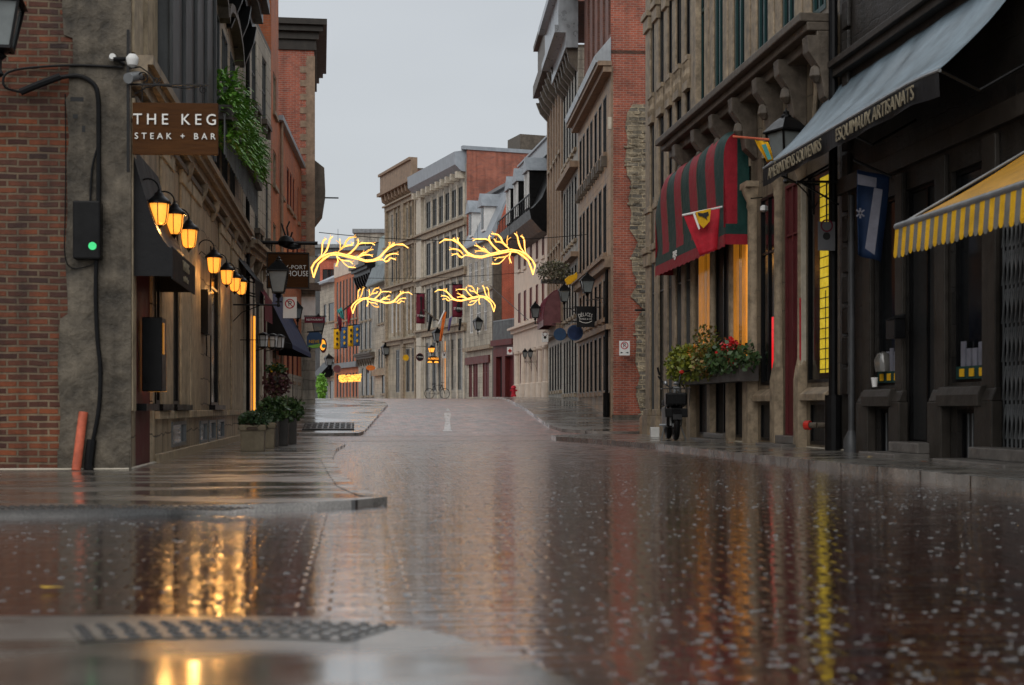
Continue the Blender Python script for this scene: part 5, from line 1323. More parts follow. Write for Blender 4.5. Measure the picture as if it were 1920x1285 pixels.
a = lambda x, y: tuple(W(x, y, 22.1)-W(1530, 340, 22.1))
MB().bar(a(1494, 341), a(1576, 341), .035).bar(a(1500, 342), a(1573, 384), .025).bar(a(1550, 341), a(1550, 416), .02).build('bar', 'black_metal', m_)
# right side shop signs
D = 50; k = D/FP
s = plate('hanging_sign', 'square black hanging sign with arched white lettering', 'hanging sign', W(1098, 594, D), 34*k, 39*k, 'sign_black', 0, .05)
for i, ch in enumerate('DÉLICES'):
    t = (i-3)*.17; text(ch, 9.5*k, 'lettering', s, ((i-3)*3.8*k, -.01, 4*k-abs(i-3)**2*.28*k), rot=(math.pi/2, t*.5, 0), name='sign_lettering', sx=.72)
text('ÉRABLE & CIE', 4.0*k, 'lettering', s, (0, -.01, -4.5*k), name='sign_lettering', space=1.0)
MB().tube([(-12*k, -.01, -8*k), (-6*k, -.01, -11*k), (0, -.01, -12*k), (6*k, -.01, -11*k), (12*k, -.01, -8*k)], .012, 5).build('underline', 'lettering', s)
m = MB().bar((-24*k, .02, 18*k), (48*k, .02, 18*k), .03).bar((-24*k, .02, 9*k), (-17*k, .02, 9*k), .025).bar((-24*k, .02, -9*k), (-17*k, .02, -9*k), .025).bar((17*k, .02, 36*k), (48*k, .02, 36*k), .03)
m.tube([(40*k, .02, 36*k), (30*k, .02, 31*k), (28*k, .02, 20*k)], .015, 6); m.build('bracket', 'black_metal', s)
def disc(name, label, cat, loc, r, mat, rz=0, rings=None, group=None, txt=None, tm='lettering', ts=.4, hang=None):
    s = thing(name, label, cat, loc, rz, group); m = MB(); n = 28
    m.slab([(r*math.cos(2*math.pi*i/n), r*math.sin(2*math.pi*i/n)) for i in range(n)], 0, .04); m.build('board', mat, s)
    if rings:
        m = MB()
        for i in range(n):
            a, b = 2*math.pi*i/n, 2*math.pi*(i+1)/n; r1_, r2_ = r*.98, r*.86
            m.poly([(r1_*math.cos(a), -.004, r1_*math.sin(a)), (r2_*math.cos(a), -.004, r2_*math.sin(a)), (r2_*math.cos(b), -.004, r2_*math.sin(b)), (r1_*math.cos(b), -.004, r1_*math.sin(b))])
        m.build('rim', rings, s)
    if txt: text(txt, r*ts, tm, s, (0, -.01, 0), name='sign_lettering')
    if hang: MB().bar((0, .02, r), (0, .02, r+hang), .02).bar((-r*1.2, .02, r+hang), (r*1.6, .02, r+hang), .03).build('bracket', 'black_metal', s)
    return s
disc('round_sign', 'smaller blue round sign left of the dark blue disc', 'round sign', W(1050, 627, 55), 12*55/FP, 'sign_blue', 0, None, 'blue round signs', hang=.15)
disc('round_sign', 'larger dark blue round sign under the square black sign', 'round sign', W(1078.5, 624, 50.5), 15*50.5/FP, 'fabric_navy', 0, 'sign_blue', 'blue round signs', hang=.1)
s = thing('gold_sign', 'gold leaf shaped hanging sign above the lanterns', 'hanging sign', W(1072, 523, 53), 0)
k = 53/FP; MB().slab([(-14*k, -2*k), (-9*k, -12*k), (-2*k, -10*k), (10*k, 0), (11*k, 7*k), (9*k, 13*k), (4*k, 8*k), (-6*k, 5*k)], -.05, .05).build('leaf_shape', 'fabric_yellow', s, bevel=.02)
MB().bar((-10*k, 0, 11*k), (22*k, 0, 11*k), .03).build('arm', 'black_metal', s)
parking('small pale square sign between the pink house and the blue round signs', W(1022, 633, 64), .3, .42, P=False, pole=((0, .02, .1), (.5, .02, .1)))
# bar lamp in front of the side wall
r = thing('bar_heater', 'black iron bar with a small glowing orange lamp at the end of the arcade', 'lamp', W(1214, 582, 37.2), 0)
k = 37.2/FP; MB().bar((-24*k, 0, 0), (20*k, 0, 0), .045).build('bar', 'black_metal', r)
MB().lathe((4*k, 0, 14*k), [(.02, 0), (.05, .03), (.06, .2), (.04, .3), (.01, .33)], 10).build('lamp_shade', 'window_orange', r, smooth=True)
# left side further signs
D = 50; k = D/FP
s = plate('hanging_sign', 'long red sign beyond the navy awning', 'hanging sign', W(590, 600, D), 38*k, 11*k, 'fabric_maroon', 0, .05)
text('RESTAURANT', 5*k, 'lettering', s, (0, -.01, 0), name='sign_lettering'); MB().bar((-20*k, .02, 7*k), (22*k, .02, 7*k), .04).build('bracket', 'black_metal', s)
s = thing('pub_sign', 'blue pub sign with green base and yellow lettering', 'hanging sign', W(590, 638, 48), 0); k = 48/FP
MB().slab([(-14*k, -12*k), (-15*k, 6*k), (-10*k, 14*k), (8*k, 15*k), (14*k, 8*k), (13*k, -6*k), (8*k, -15*k), (-4*k, -16*k)], 0, .06).build('board', 'sign_blue', s)
MB().slab([(-13*k, -11*k), (12*k, -6*k), (8*k, -14*k), (-4*k, -15*k)], -.012, .0).build('green_band', 'leaf_bright', s)
text('NEVE', 8.5*k, 'fabric_yellow', s, (-1*k, -.02, -3*k), name='sign_lettering'); MB().bar((-14*k, .03, 15*k), (14*k, .03, 17*k), .05).build('bracket', 'black_metal', s)
s = thing('round_lit_sign', 'round orange lit sign with a green middle and red rim', 'hanging sign', W(606, 648, 50), 0); k = 50/FP
MB().slab([(9*k*math.cos(t/12*math.pi)*.75, 14*k*math.sin(t/12*math.pi)) for t in range(24)], 0, .1).build('board', 'dark_red', s)
MB().slab([(6*k*math.cos(t/12*math.pi)*.9-k, 10*k*math.sin(t/12*math.pi)+k) for t in range(24)], -.02, 0).build('lit_face', 'window_orange', s)
MB().slab([(4*k*math.cos(t/12*math.pi)+k, 4*k*math.sin(t/12*math.pi)-k) for t in range(24)], -.035, -.02).build('green_middle', 'fabric_teal', s)
# signs on the far grey stone buildings
disc('round_sign', 'yellow round sign on the tall ornate stone block', 'round sign', W(761, 671, 106), 6.8*106/FP, 'fabric_yellow', .3, 'grey_metal', 'round pub signs', hang=.5)
disc('round_sign', 'dark round pub sign with white lettering between the stone blocks', 'round sign', W(787.5, 670, 102), 7.5*102/FP, 'sign_black', .3, 'fabric_maroon', 'round pub signs', 'ST-PAUL', 'lettering', .45, hang=.5)
D = 100; k = D/FP
s = thing('lit_sign', 'lit arched pub sign glowing amber before the grey warehouse', 'hanging sign', W(812.5, 674, D), .3)
MB().slab([(-12*k, -7*k), (12*k, -7*k), (11*k, 2*k), (6*k, 6*k), (-6*k, 6*k), (-11*k, 2*k)], 0, .15).build('board', 'trim_shade', s)
text('AUBERGE', 5*k, 'light_amber', s, (0, -.02, 1*k), name='sign_lettering')
for a in (-7, 6): MB().slab([(a*k+4.5*k*math.cos(t), -6.5*k+3.4*k*math.sin(t)) for t in [math.pi*i/8 for i in range(9)]], -.03, 0).build('glowing_arc', 'light_amber', s)
parking('small pale sign beside the glowing shop window', W(833, 666, 98), 8*98/FP, 12*98/FP, rz=.3, P=False)
s = disc('round_sign', 'orange oval sign over the narrow corniced house door', 'round sign', W(695, 690, 118), 9*118/FP, 'fabric_orange', .3); s.scale = (1, 1, .55)
s = disc('round_sign', 'dull red round sign over the strip window building', 'round sign', W(632, 692, 128), 8*128/FP, 'fabric_plum', .3, 'trim_brown')
s = plate('cross_sign', 'white square sign with a red cross above the red shop', 'hanging sign', W(956, 658, 80), 10*80/FP, 14*80/FP, 'sign_white', 0, .1)
MB().box(-.11, .11, -.02, 0, -.035, .035).box(-.035, .035, -.02, 0, -.11, .11).build('red_cross', 'red_paint', s)

# ================================================================== BANNERS AND FLAGS
def banner(label, x, y0, y1, w, D, mat, rz, group, fac, deco=None):
    t, b = W(x, y0, D), W(x, y1, D); h = t.z-b.z; wm = w*D/FP
    r = thing('banner', label, 'banner', t, rz, group); m = MB(); n = 8
    for i in range(n):
        for j in range(n):
            P = lambda a, c: (wm*(a/n-.5), .03*math.sin(a*.8+c*.3)+.01*math.sin(c*.9), -h*c/n)
            m.quad(P(i, j), P(i+1, j), P(i+1, j+1), P(i, j+1))
    o = m.build('cloth', mat, r, smooth=True); sol = o.modifiers.new('t', 'SOLIDIFY'); sol.thickness = .01
    MB().bar((-wm/2-.05, 0, .02), (wm/2+.05, 0, .02), .05).bar((-wm/2-.05, 0, .02), (-wm/2-.05, .8, .02), .05).build('pole', 'black_metal', r)
    return r, wm, h
G_ = 'maroon banners with a guitar'
for x, y0, y1, w, D, l in ((788.5, 551, 607, 17, 103, 'lower maroon banner with a guitar on the left of the pair'), (858, 534, 595, 20, 95.5, 'higher maroon banner with a guitar on the right of the pair')):
    r, wm, h = banner(l, x, y0, y1, w, D, 'fabric_maroon', .3, G_, None)
    m = MB().slab([(-.04, -h*.2), (.04, -h*.2), (.04, -h*.62), (-.04, -h*.62)], -.14, -.11).slab([(.27*wm*math.cos(t), -h*.76+.25*wm*math.sin(t)) for t in [math.pi*i/8 for i in range(16)]], -.14, -.11).slab([(.17*wm*math.cos(t), -h*.64+.17*wm*math.sin(t)) for t in [math.pi*i/8 for i in range(16)]], -.145, -.112).box(-.09, .09, -.14, -.11, -h*.2, -h*.1)
    m.build('guitar', 'ink', r); text('ST-PAUL', wm*.3, 'lettering', r, (0, -.16, -h*.74), name='banner_lettering', sx=.85)
for i, (x, y0, y1, w, mat, l) in enumerate(((631.5, 617, 655, 12, 'fabric_yellow', 'leftmost yellow banner at the far bend'), (645, 614, 653, 12, 'banner_blue', 'blue banner between the two yellow ones'), (657.5, 611, 650, 10, 'fabric_yellow', 'right hand yellow banner between the two blue ones'), (669, 609, 649, 12, 'banner_blue', 'rightmost blue banner at the far bend'))):
    r, wm, h = banner(l, x, y0, y1, w, 122, mat, .25, 'yellow and blue banners', None)
    m = MB()
    for q in range(3): m.slab([(-.1, -h*(.2+.27*q)), (.0, -h*(.13+.27*q)), (.11, -h*(.2+.27*q)), (.03, -h*(.29+.27*q)), (-.06, -h*(.29+.27*q))], -.13, -.1)
    m.build('emblem', 'ink' if 'yellow' in mat else 'fabric_yellow', r)
def drape_flag(name, label, pts, D, mat, group=None, depth=.15, folds=4, nx=26, ny=14, rz=0, cat='flag'):
    """pts: four photo points (top-left, top-right, bottom-right, bottom-left) of the hanging cloth"""
    Wp = [W(x, y, D) for x, y in pts]; o0 = Wp[0].copy(); r = thing(name, label, cat, o0, 0, group); m = MB()
    def P(a, c):
        t = Wp[0].lerp(Wp[1], a); b = Wp[3].lerp(Wp[2], a); p = t.lerp(b, c)-o0
        return (p.x, p.y+depth*(c*.8+.2)*math.sin(a*folds*3.1)+depth*.3*math.sin(c*5+a*3), p.z)
    for i in range(nx):
        for j in range(ny): m.quad(P(i/nx, j/ny), P((i+1)/nx, j/ny), P((i+1)/nx, (j+1)/ny), P(i/nx, (j+1)/ny))
    o = m.build('cloth', mat, r, smooth=True); sol = o.modifiers.new('t', 'SOLIDIFY'); sol.thickness = .006
    return r, o0
# crimson flag with yellow shield on the arcade
D = 27.6; r, o0 = drape_flag('crimson_flag', 'crimson flag with a yellow shield draped over the striped dome awning', [(1281, 403), (1350, 386), (1345, 468), (1312, 480)], D, 'fabric_crimson', depth=.05, folds=2)
def lp(x, y, dy=0): p = W(x, y, D-dy)-o0; return (p.x, p.y, p.z)
MB().tube([lp(1279, 404), lp(1398, 379)], .022, 8).build('pole', 'white_paint', r)
m = MB(); m.poly([lp(1304, 398, .22), lp(1333, 391, .22), lp(1331, 415, .22), lp(1319, 428, .22), lp(1309, 418, .22)]); m.build('yellow_shield', 'fabric_yellow', r)
m = MB(); m.poly([lp(1308, 399, .24), lp(1318, 400, .24), lp(1328, 397, .24), lp(1329, 403, .24), lp(1325, 407, .24), lp(1326, 413, .24), lp(1322, 409, .24), lp(1316, 406, .24), lp(1310, 405, .24)]); m.build('dark_emblem', 'ink', r)
MB().poly([lp(1299, 401, .22), lp(1303, 400, .22), lp(1313, 429, .22), lp(1310, 431, .22)]).build('white_stripe', 'lettering', r)
# blue flag with white cross
D = 19.5; r, o0 = drape_flag('blue_flag', 'dark blue and white flag hanging limp under the blue grey awning', [(1607, 318), (1668, 330), (1652, 492), (1608, 478)], D, 'fabric_night', depth=.06, folds=2)
MB().poly([lp(1608, 326, .25), lp(1644, 334, .25), lp(1643, 352, .25), lp(1608, 346, .25)]).poly([lp(1639, 352, .25), lp(1655, 356, .25), lp(1640, 478, .25), lp(1622, 466, .25)]).build('white_cross', 'faded_white', r)
m = MB(); c_ = lp(1609+4, 400, .25)
for t in (-.9, 0, .9): m.bar(tuple(Vector(c_)-Vector((math.sin(t)*.07, 0, math.cos(t)*.07))), tuple(Vector(c_)+Vector((math.sin(t)*.07, 0, math.cos(t)*.07))), .02)
m.build('emblem', 'faded_white', r)
MB().tube([lp(1600, 300), lp(1672, 332)], .02, 6).build('pole', 'black_metal', r)
D = 22.2; r, o0 = drape_flag('yellow_flag', 'small yellow and green flag on an orange pole beside the large lantern', [(1415, 262), (1440, 266), (1452, 300), (1438, 304)], D, 'fabric_yellow', depth=.08, folds=3)
MB().tube([lp(1374, 256), lp(1442, 262)], .018, 6).build('pole', 'orange_paint', r); MB().poly([lp(1428, 272, .15), lp(1436, 270, .15), lp(1447, 298, .15), lp(1440, 300, .15)]).build('green_mark', 'fabric_teal', r)
# far flags
D = 116; r, o0 = drape_flag('bunting_flag', 'red flag on the slanted pole at the far bend', [(651, 578), (662, 570), (658, 596), (652, 612)], D, 'fabric_crimson', 'flags at the far bend')
MB().bar(lp(636, 588), lp(672, 560), .09).build('pole', 'black_metal', r)
drape_flag('bunting_flag', 'teal flag beside the red one at the far bend', [(631, 582), (641, 576), (646, 600), (641, 598)], D, 'fabric_teal', 'flags at the far bend')
drape_flag('bunting_flag', 'dark red flag hanging lowest at the far bend', [(633, 592), (641, 597), (640, 622), (635, 620)], D+1, 'fabric_maroon', 'flags at the far bend')
D = 96; r, o0 = drape_flag('hanging_flag', 'long orange flag before the grey warehouse', [(831, 585), (837, 585), (828, 640), (823, 640)], D, 'fabric_orange', 'flags on the grey warehouse', depth=.1)
MB().tube([lp(834, 582), lp(822, 608)], .05, 6).build('pole', 'white_paint', r)
r, o0 = drape_flag('hanging_flag', 'black flag left of the orange one', [(806, 590), (812, 592), (806, 620), (801, 622)], D, 'fabric_black', 'flags on the grey warehouse', depth=.1)
MB().tube([lp(794, 581), lp(822, 602)], .06, 6).build('pole', 'trim_dark', r)
drape_flag('hanging_flag', 'purple flag right of the orange one', [(842, 598), (848, 592), (843, 620), (839, 622)], D, 'fabric_purple', 'flags on the grey warehouse', depth=.1)
drape_flag('hanging_flag', 'dark flag below the higher maroon banner', [(861, 598), (866, 597), (863, 620), (859, 620)], D-4, 'fabric_black', 'flags on the grey warehouse', depth=.1)

# ================================================================== AWNINGS
# black awning of the steakhouse
u0_, u1_ = f1.u(245), f1.u(362, .45)
r = thing('black_awning', 'black concave awning over the steakhouse door', 'awning', f1.w(u0_, 0, 2.2), f1.ang); L_ = u1_-u0_
zt_ = 3.75-2.2; prof = [(0, zt_)]+[(-.46*(math.sin(t))**1.0*1.0, .36+(zt_-.36)*(1-math.sin(t))**1.6) for t in [math.pi/2*i/10 for i in range(1, 11)]]
m = MB()
for (a, b) in zip(prof, prof[1:]): m.quad((0, a[0], a[1]), (L_, a[0], a[1]), (L_, b[0], b[1]), (0, b[0], b[1]))
for x in (0, L_): m.poly([(x, y, z) for y, z in prof]+[(x, -.46, .03), (x, 0, .03)])
m.build('canopy', 'fabric_black', r)
MB().box(0, L_, -.475, -.46, 0, .37).build('valance', 'fabric_black', r)
text('THE KEG', .17, 'lettering_dim', r, (L_*.55, -.48, .25), name='awning_lettering'); text('steak + bar', .11, 'lettering_dim', r, (L_*.55, -.48, .1), name='awning_lettering')
# small awnings on the second building
def slope_awning(name, label, f, xa, xb, ytop, ybot, out, mat, val=.25, xr=None, valmat=None, under=True, group=None, folds=0):
    ua, ub = f.u(xa, out), f.u(xb, out); xr = xr or (xa+xb)/2
    zb_ = f.z(xr, ybot, out); zt_ = f.z(xr, ytop); base = zb_
    r = thing(name, label, 'awning', f.w(ua, 0, base), f.ang, group); L_ = ub-ua; H = zt_-zb_
    m = MB(); n = 24; k = 6
    def P(i, j):
        t = j/k; x = L_*i/n; sag = -.05*math.sin(t*math.pi)*(1+.5*math.sin(i*1.3))-.03*folds*math.sin(i*2.1)*t*(1-t)*4
        return (x, -out*t, H*(1-t)+sag)
    for i in range(n):
        for j in range(k): m.quad(P(i, j), P(i+1, j), P(i+1, j+1), P(i, j+1))
    m.build('canopy', mat, r, smooth=True)
    m = MB()
    for i in range(n): m.quad(P(i, k), P(i+1, k), (P(i+1, k)[0], -out-.01, -val), (P(i, k)[0], -out-.01, -val))
    m.build('valance', valmat or mat, r)
    m = MB()
    for x in (0.03, L_-.03): m.tube([(x, 0, H*.15), (x, -out+.02, .0)], .015, 6); m.poly([(x, 0, H), (x, -out, 0), (x, -out, -val), (x, 0, -val*.3)]) if not under else None
    m.build('arm', 'black_metal', r)
    return r, L_, H
slope_awning('small_awning', 'black awning on the grey stone townhouse', f2, 478, 494, 505, 528, .5, 'fabric_black', .5)
slope_awning('small_awning', 'dark red awning on the grey stone townhouse', f2, 496, 510, 520, 560, .6, 'fabric_maroon', .55)
slope_awning('navy_awning', 'navy blue awning on the low orange brick building', f4, 548, 583, 580, 655, 1.0, 'fabric_navy', .12, under=False)
ua, ub = f6.u(1008, .85), f6.u(1019, .85); zb_ = f6.z(1014, 610, .85); H = f6.z(1014, 566, .4)-zb_; L_ = ub-ua
r = thing('plum_awning', 'plum coloured rounded awning past the square black sign', 'awning', f6.w(ua, 0, zb_), f6.ang)
P_ = [(-.85*math.sin(math.pi/2*i/10)**.8, .15+(H-.15)*math.cos(math.pi/2*i/10)**.9) for i in range(11)]
m = MB()
for (a, b) in zip(P_, P_[1:]): m.quad((0, a[0], a[1]), (L_, a[0], a[1]), (L_, b[0], b[1]), (0, b[0], b[1]))
for x in (0, L_): m.poly([(x, y, z) for y, z in P_]+[(x, -.85, -.1), (x, 0, -.1)])
m.quad((0, -.855, .16), (L_, -.855, .16), (L_, -.86, -.12), (0, -.86, -.12)); m.build('canopy', 'fabric_plum', r)
m = MB()
for t in range(6): m.tube([(L_*t/5, y-.012, z+.012) for y, z in P_], .02, 5)
m.one = True; m.build('seams', 'fabric_maroon', r)

# striped dome awning
W_F = .46
ua, ub = fR.u(1266, 0), fR.u(1405, 0); zb_, zt_ = 3.84, 6.12
r = thing('dome_awning', 'red and dark green striped dome awning over the lit amber windows', 'awning', fR.w(ua, 0, zb_), fR.ang); L_ = ub-ua; H = zt_-zb_
def prof(t): return (-W_F*math.sin(t)**.5-.10*math.sin(2*t), .62+(H-.62)*math.cos(t)**.6)
n = 10; ns = 9
def dome(x, t):          # the crest drops and tucks in towards both ends
    y, z = prof(t); e = max(0, (1.1-x)/1.1)**2*.30+max(0, (x-L_+.7)/.7)**2*.06
    return (x, y*(1-e*.25), .62+(z-.62)*(1-e)-.03*math.sin(x*5)*math.sin(2*t))
def stripe_mesh(par):
    for c, mat in ((0, 'fabric_green'), (1, 'fabric_red')):
        m = MB()
        for s in range(ns):
            if s % 2 != c: continue
            x0, x1 = L_*s/ns, L_*(s+1)/ns
            for q in range(4):
                xa, xb = x0+(x1-x0)*q/4, x0+(x1-x0)*(q+1)/4
                for i in range(n):
                    ta, tb = math.pi/2*i/n, math.pi/2*(i+1)/n; m.quad(dome(xa, ta), dome(xb, ta), dome(xb, tb), dome(xa, tb))
                m.quad(dome(xa, math.pi/2), dome(xb, math.pi/2), (xb, -W_F-.005, .33), (xa, -W_F-.005, .33))
        # near end cap: the inner half green, outer half red
        P_ = [prof(math.pi/2*i/16) for i in range(17)]
        for a, b in zip(P_, P_[1:]):
            red = (a[0]+b[0])/2 < -W_F*.52
            if red == bool(c): m.quad((L_, a[0]*.985, .62+(a[1]-.62)*.94), (L_, a[0]*.985, .33), (L_, b[0]*.985, .33), (L_, b[0]*.985, .62+(b[1]-.62)*.94))
            if red == bool(c): m.quad((0, a[0]*.93, .33), (0, a[0]*.93, .62+(a[1]-.62)*.7), (0, b[0]*.93, .62+(b[1]-.62)*.7), (0, b[0]*.93, .33))
        m.build('green_stripes' if c == 0 else 'red_stripes', mat, par, smooth=True)
stripe_mesh(r)
m = MB().box(-.01, L_+.012, -W_F-.012, 0, .2, .40); m.build('green_band', 'fabric_green', r)
m = MB(); N_ = 30
for i in range(N_):
    a, b = L_*i/N_, L_*(i+1)/N_; d = .03*((i % 2)); m.quad((a, -W_F-.018, .2), (b, -W_F-.018, .2), (b, -W_F-.02, -.02-d), (a, -W_F-.02, -.02-(.03-d)))
m.quad((L_+.016, -W_F-.018, .2), (L_+.016, 0, .2), (L_+.016, 0, 0), (L_+.016, -W_F-.02, 0)); m.quad((-.016, 0, .2), (-.016, -W_F-.018, .2), (-.016, -W_F-.02, 0), (-.016, 0, 0))
m.build('red_valance', 'fabric_red', r)
text('age', .3, 'lettering', r, (L_*.33, -W_F-.03, .30), name='awning_lettering')
m = MB()
for s in (2, 4, 6): m.tube([dome(L_*s/ns, math.pi/2*i/n) for i in range(n+1)], .014, 5)
m.build('rib', 'trim_dark', r)
# blue grey awning
OW = 1.12
u_a, u_b = fR.u(1432, OW), fR.u(1762, OW)
zf_, zw = 4.50, 5.74
r = thing('slate_awning', 'large blue grey sloping awning with pale lettering on its dark valance', 'awning', fR.w(u_a, 0, zf_), fR.ang); L_ = u_b-u_a; H = zw-zf_
m = MB(); nx, ny = 60, 10
def P(i, j):
    x = L_*i/nx; t = j/ny; fold = .03*math.sin(x*3.1+t*2.0)*math.sin(x*1.7)+.012*math.sin(x*6.3+1.3*t)
    z = H*(1-t)-.10*math.sin(math.pi*t)*(1+.3*math.sin(x*2.3))+fold*math.sin(math.pi*min(1, t+.1))
    if i > nx-6: z -= .05*(i-nx+6)/6*t
    return (x, -OW*t, z)
for i in range(nx):
    for j in range(ny): m.quad(P(i, j), P(i+1, j), P(i+1, j+1), P(i, j+1))
o = m.build('canopy', 'fabric_slate', r, smooth=True); sol = o.modifiers.new('t', 'SOLIDIFY'); sol.thickness = .008
m = MB()
for i in range(nx): a, b = P(i, ny), P(i+1, ny); m.quad((a[0], -OW-.01, a[2]-.02), (b[0], -OW-.01, b[2]-.02), (b[0], -OW-.01+.02*math.sin(b[0]*5), b[2]-.30), (a[0], -OW-.01+.02*math.sin(a[0]*5), a[2]-.30))
m.build('valance', 'fabric_black', r)
MB().tube([(P(i, ny)[0], -OW, P(i, ny)[2]-.01) for i in range(0, nx+1, 4)], .022, 8).build('front_bar', 'grey_metal', r)
text('ESQUIMAUX ARTISANATS', .25, 'lettering_faint', r, (L_*.71, -OW-.04, -.17), name='awning_lettering', sx=.92)
text('AMÉRINDIENS SOUVENIRS', .25, 'lettering_faint', r, (L_*.24, -OW-.04, -.17), name='awning_lettering', sx=.86)
m = MB()
for x in (.1, L_*.5, L_-.1): m.tube([(x, 0, .1), (x, -OW*.55, -.25), (x, -OW+.03, -.03)], .02, 6)
m.build('arm', 'black_metal', r)
# yellow striped awning
OW = 1.72
u_a, u_b = fR.u(1682, OW), fR.u(2300, OW)
zf_, zw = 2.66, 3.66
r = thing('yellow_awning', 'yellow and grey striped awning with a scalloped valance at the right edge', 'awning', fR.w(u_a, 0, zf_), fR.ang); L_ = min(u_b-u_a, 5.2); H = zw-zf_
m = MB(); nx, ny = 40, 8
def P(i, j): t = j/ny; return (L_*i/nx, -OW*t, H*(1-t)-.05*math.sin(math.pi*t))
for i in range(nx):
    for j in range(ny): m.quad(P(i, j), P(i+1, j), P(i+1, j+1), P(i, j+1))
m.build('canopy', 'awning_yellow', r, smooth=True)
MB().tube([(0, -OW, 0), (L_, -OW, 0)], .04, 10).tube([(-.02, 0, H), (-.02, -OW, 0)], .015, 6).build('front_bar', 'grey_metal', r, smooth=True)
for c, mat in ((0, 'fabric_yellow'), (1, 'fabric_grey')):
    m = MB(); w = .105; i = 0; x = 0
    while x < L_-w:
        if i % 2 == c:
            b_ = -.30-.01*math.sin(i); m.quad((x, -OW-.02, -.03), (x+w, -OW-.02, -.03), (x+w, -OW-.04, b_), (x, -OW-.04, b_)); m.poly([(x, -OW-.04, b_)]+[(x+w/2-w/2*math.cos(t), -OW-.04, b_-.045*math.sin(t)) for t in [math.pi*q/6 for q in range(1, 6)]]+[(x+w, -OW-.04, b_)])
        x += w; i += 1
    o = m.build('valance', mat, r); o['label'] = 'yellow scallops of the valance' if c == 0 else 'pale grey scallops of the valance'

# ================================================================== LIGHT GARLANDS
B_MAIN = [[(1430,640),(1400,540),(1360,440),(1290,375),(1210,325),(1150,310),(1080,318),(950,340),(820,375),(700,400),(600,400),(520,370),(440,280),(370,200),(280,160),(170,155),(100,205)],
          [(1430,640),(1462,510),(1420,430),(1330,345),(1230,300),(1110,285),(960,312),(830,350),(700,385),(590,385),(500,335),(420,250),(350,185)]]
B_SIDE = [[(520,380),(460,372),(420,405),(380,390),(350,350),(310,360),(270,378)], [(440,375),(395,320),(350,297),(290,285),(235,300)], [(830,350),(780,325),(750,290),(700,270)],
          [(820,360),(760,320),(700,308),(640,310),(600,332)], [(720,305),(680,270),(650,245),(590,232)], [(980,320),(920,290),(850,220),(810,165),(800,120),(812,80)], [(800,160),(750,140),(690,142),(620,140),(570,170)],
          [(1090,275),(1040,230),(1000,190),(970,120),(930,75),(880,65),(830,62)], [(1010,205),(950,180),(900,178),(870,135)], [(1060,225),(1055,160),(1068,88)], [(1110,330),(1060,380),(1000,395),(930,400),(880,442)],
          [(1040,390),(1000,440),(950,482),(890,490),(840,492)], [(1110,330),(1088,400),(1100,440),(1122,480)], [(1310,330),(1250,260),(1225,190),(1205,90),(1162,52)], [(1325,330),(1310,240),(1308,160),(1290,110),(1250,88)],
          [(365,200),(358,160),(355,122)], [(350,190),(320,160),(290,132)]]
random.seed(5)
def garland(label, cx, cy, D, mirror, sc, rz=0, seed=1):
    r = thing('light_garland', label, 'light garland', W(cx, cy, D), rz, 'branch shaped light garlands over the street')
    q = sc*D/FP/7.557; sg = -1 if mirror else 1
    def T(p, y=0): return ((p[0]-780)*q*sg, y, -(p[1]-310)*q)
    m = MB()
    for k_, s in enumerate(B_MAIN):
        m.tube([T(p, .04*k_) for p in s], .017, 6)
        m.tube([T((p[0]+9, p[1]+(-1)**i*5-9), .04*k_+.03) for i, p in enumerate(s)], .012, 5)
        m.tube([T((p[0]-6, p[1]-(-1)**i*5+10), .04*k_-.03) for i, p in enumerate(s)], .011, 5)
    m.build('main_branch', 'light_garland', r)
    for s in B_SIDE:
        m = MB(); dz = random.uniform(-.05, .05)
        m.tube([T(p, dz) for p in s], .014, 6)
        o_ = [(p[0]+random.uniform(5, 13), p[1]-random.uniform(6, 14)*(.4+.6*(1-i/len(s)))) for i, p in enumerate(s)]
        m.tube([T(s[0], dz)]+[T(p, dz+.03) for p in o_[1:-1]]+[T(s[-1], dz)], .010, 5)
        o_ = [(p[0]-random.uniform(4, 10), p[1]+random.uniform(5, 11)) for p in s]; m.tube([T(s[0], dz)]+[T(p, dz-.03) for p in o_[1:-1]]+[T(s[-1], dz)], .009, 5)
        q0, q1 = s[-2], s[-1]; dx, dy = q1[0]-q0[0], q1[1]-q0[1]; m.tube([T(q0, dz), T((q0[0]+dx*.5-dy*.35, q0[1]+dy*.5+dx*.35), dz), T((q0[0]+dx*.8-dy*.7, q0[1]+dy*.8+dx*.7), dz)], .009, 5); m.build('side_branch', 'light_garland', r)
    m = MB()
    for s in B_MAIN+B_SIDE:
        for a, b in zip(s, s[1:]):
            n_ = max(1, int(math.dist(a, b)/17))
            for i in range(n_):
                t = (i+.5)/n_; x, y, z = T((a[0]+(b[0]-a[0])*t, a[1]+(b[1]-a[1])*t)); m.lathe((x, y-.03, z-.02), [(.004, 0), (.021*random.uniform(.5, 1.2), .02), (.004, .04)], 5)
    m.build('lamps', 'light_garland_core', r)['kind'] = 'stuff'
    m = MB()
    for x in (1090, 640): m.bar(T((x, 310)), (T((x, 310))[0], 0, .75*sc+.15), .012)
    m.build('hanger', 'black_metal', r)
garland('upper right glowing branch garland, before the pink house', 914, 471, 50, False, 1.0)
garland('upper left glowing branch garland, before the quoined tower', 675, 478, 50, True, 1.0)
garland('lower right glowing branch garland, beneath the larger one', 872, 557, 79, False, .63)
garland('lower left glowing branch garland, beside the yellow and blue banners', 716, 561, 79, True, .63)
def wire(label, pts, r_=.012, sag=.0):
    p0 = Vector(pts[0]); m = MB(); P_ = []
    n = 16
    for i in range(n+1): t = i/n; v = Vector(pts[0]).lerp(Vector(pts[1]), t); v.z -= sag*4*t*(1-t); P_.append(v-p0)
    o = m.tube(P_, r_, 5).build('overhead_wire', 'black_metal'); o.location = p0; tag(o, label, 'wire', 'wires over the street')
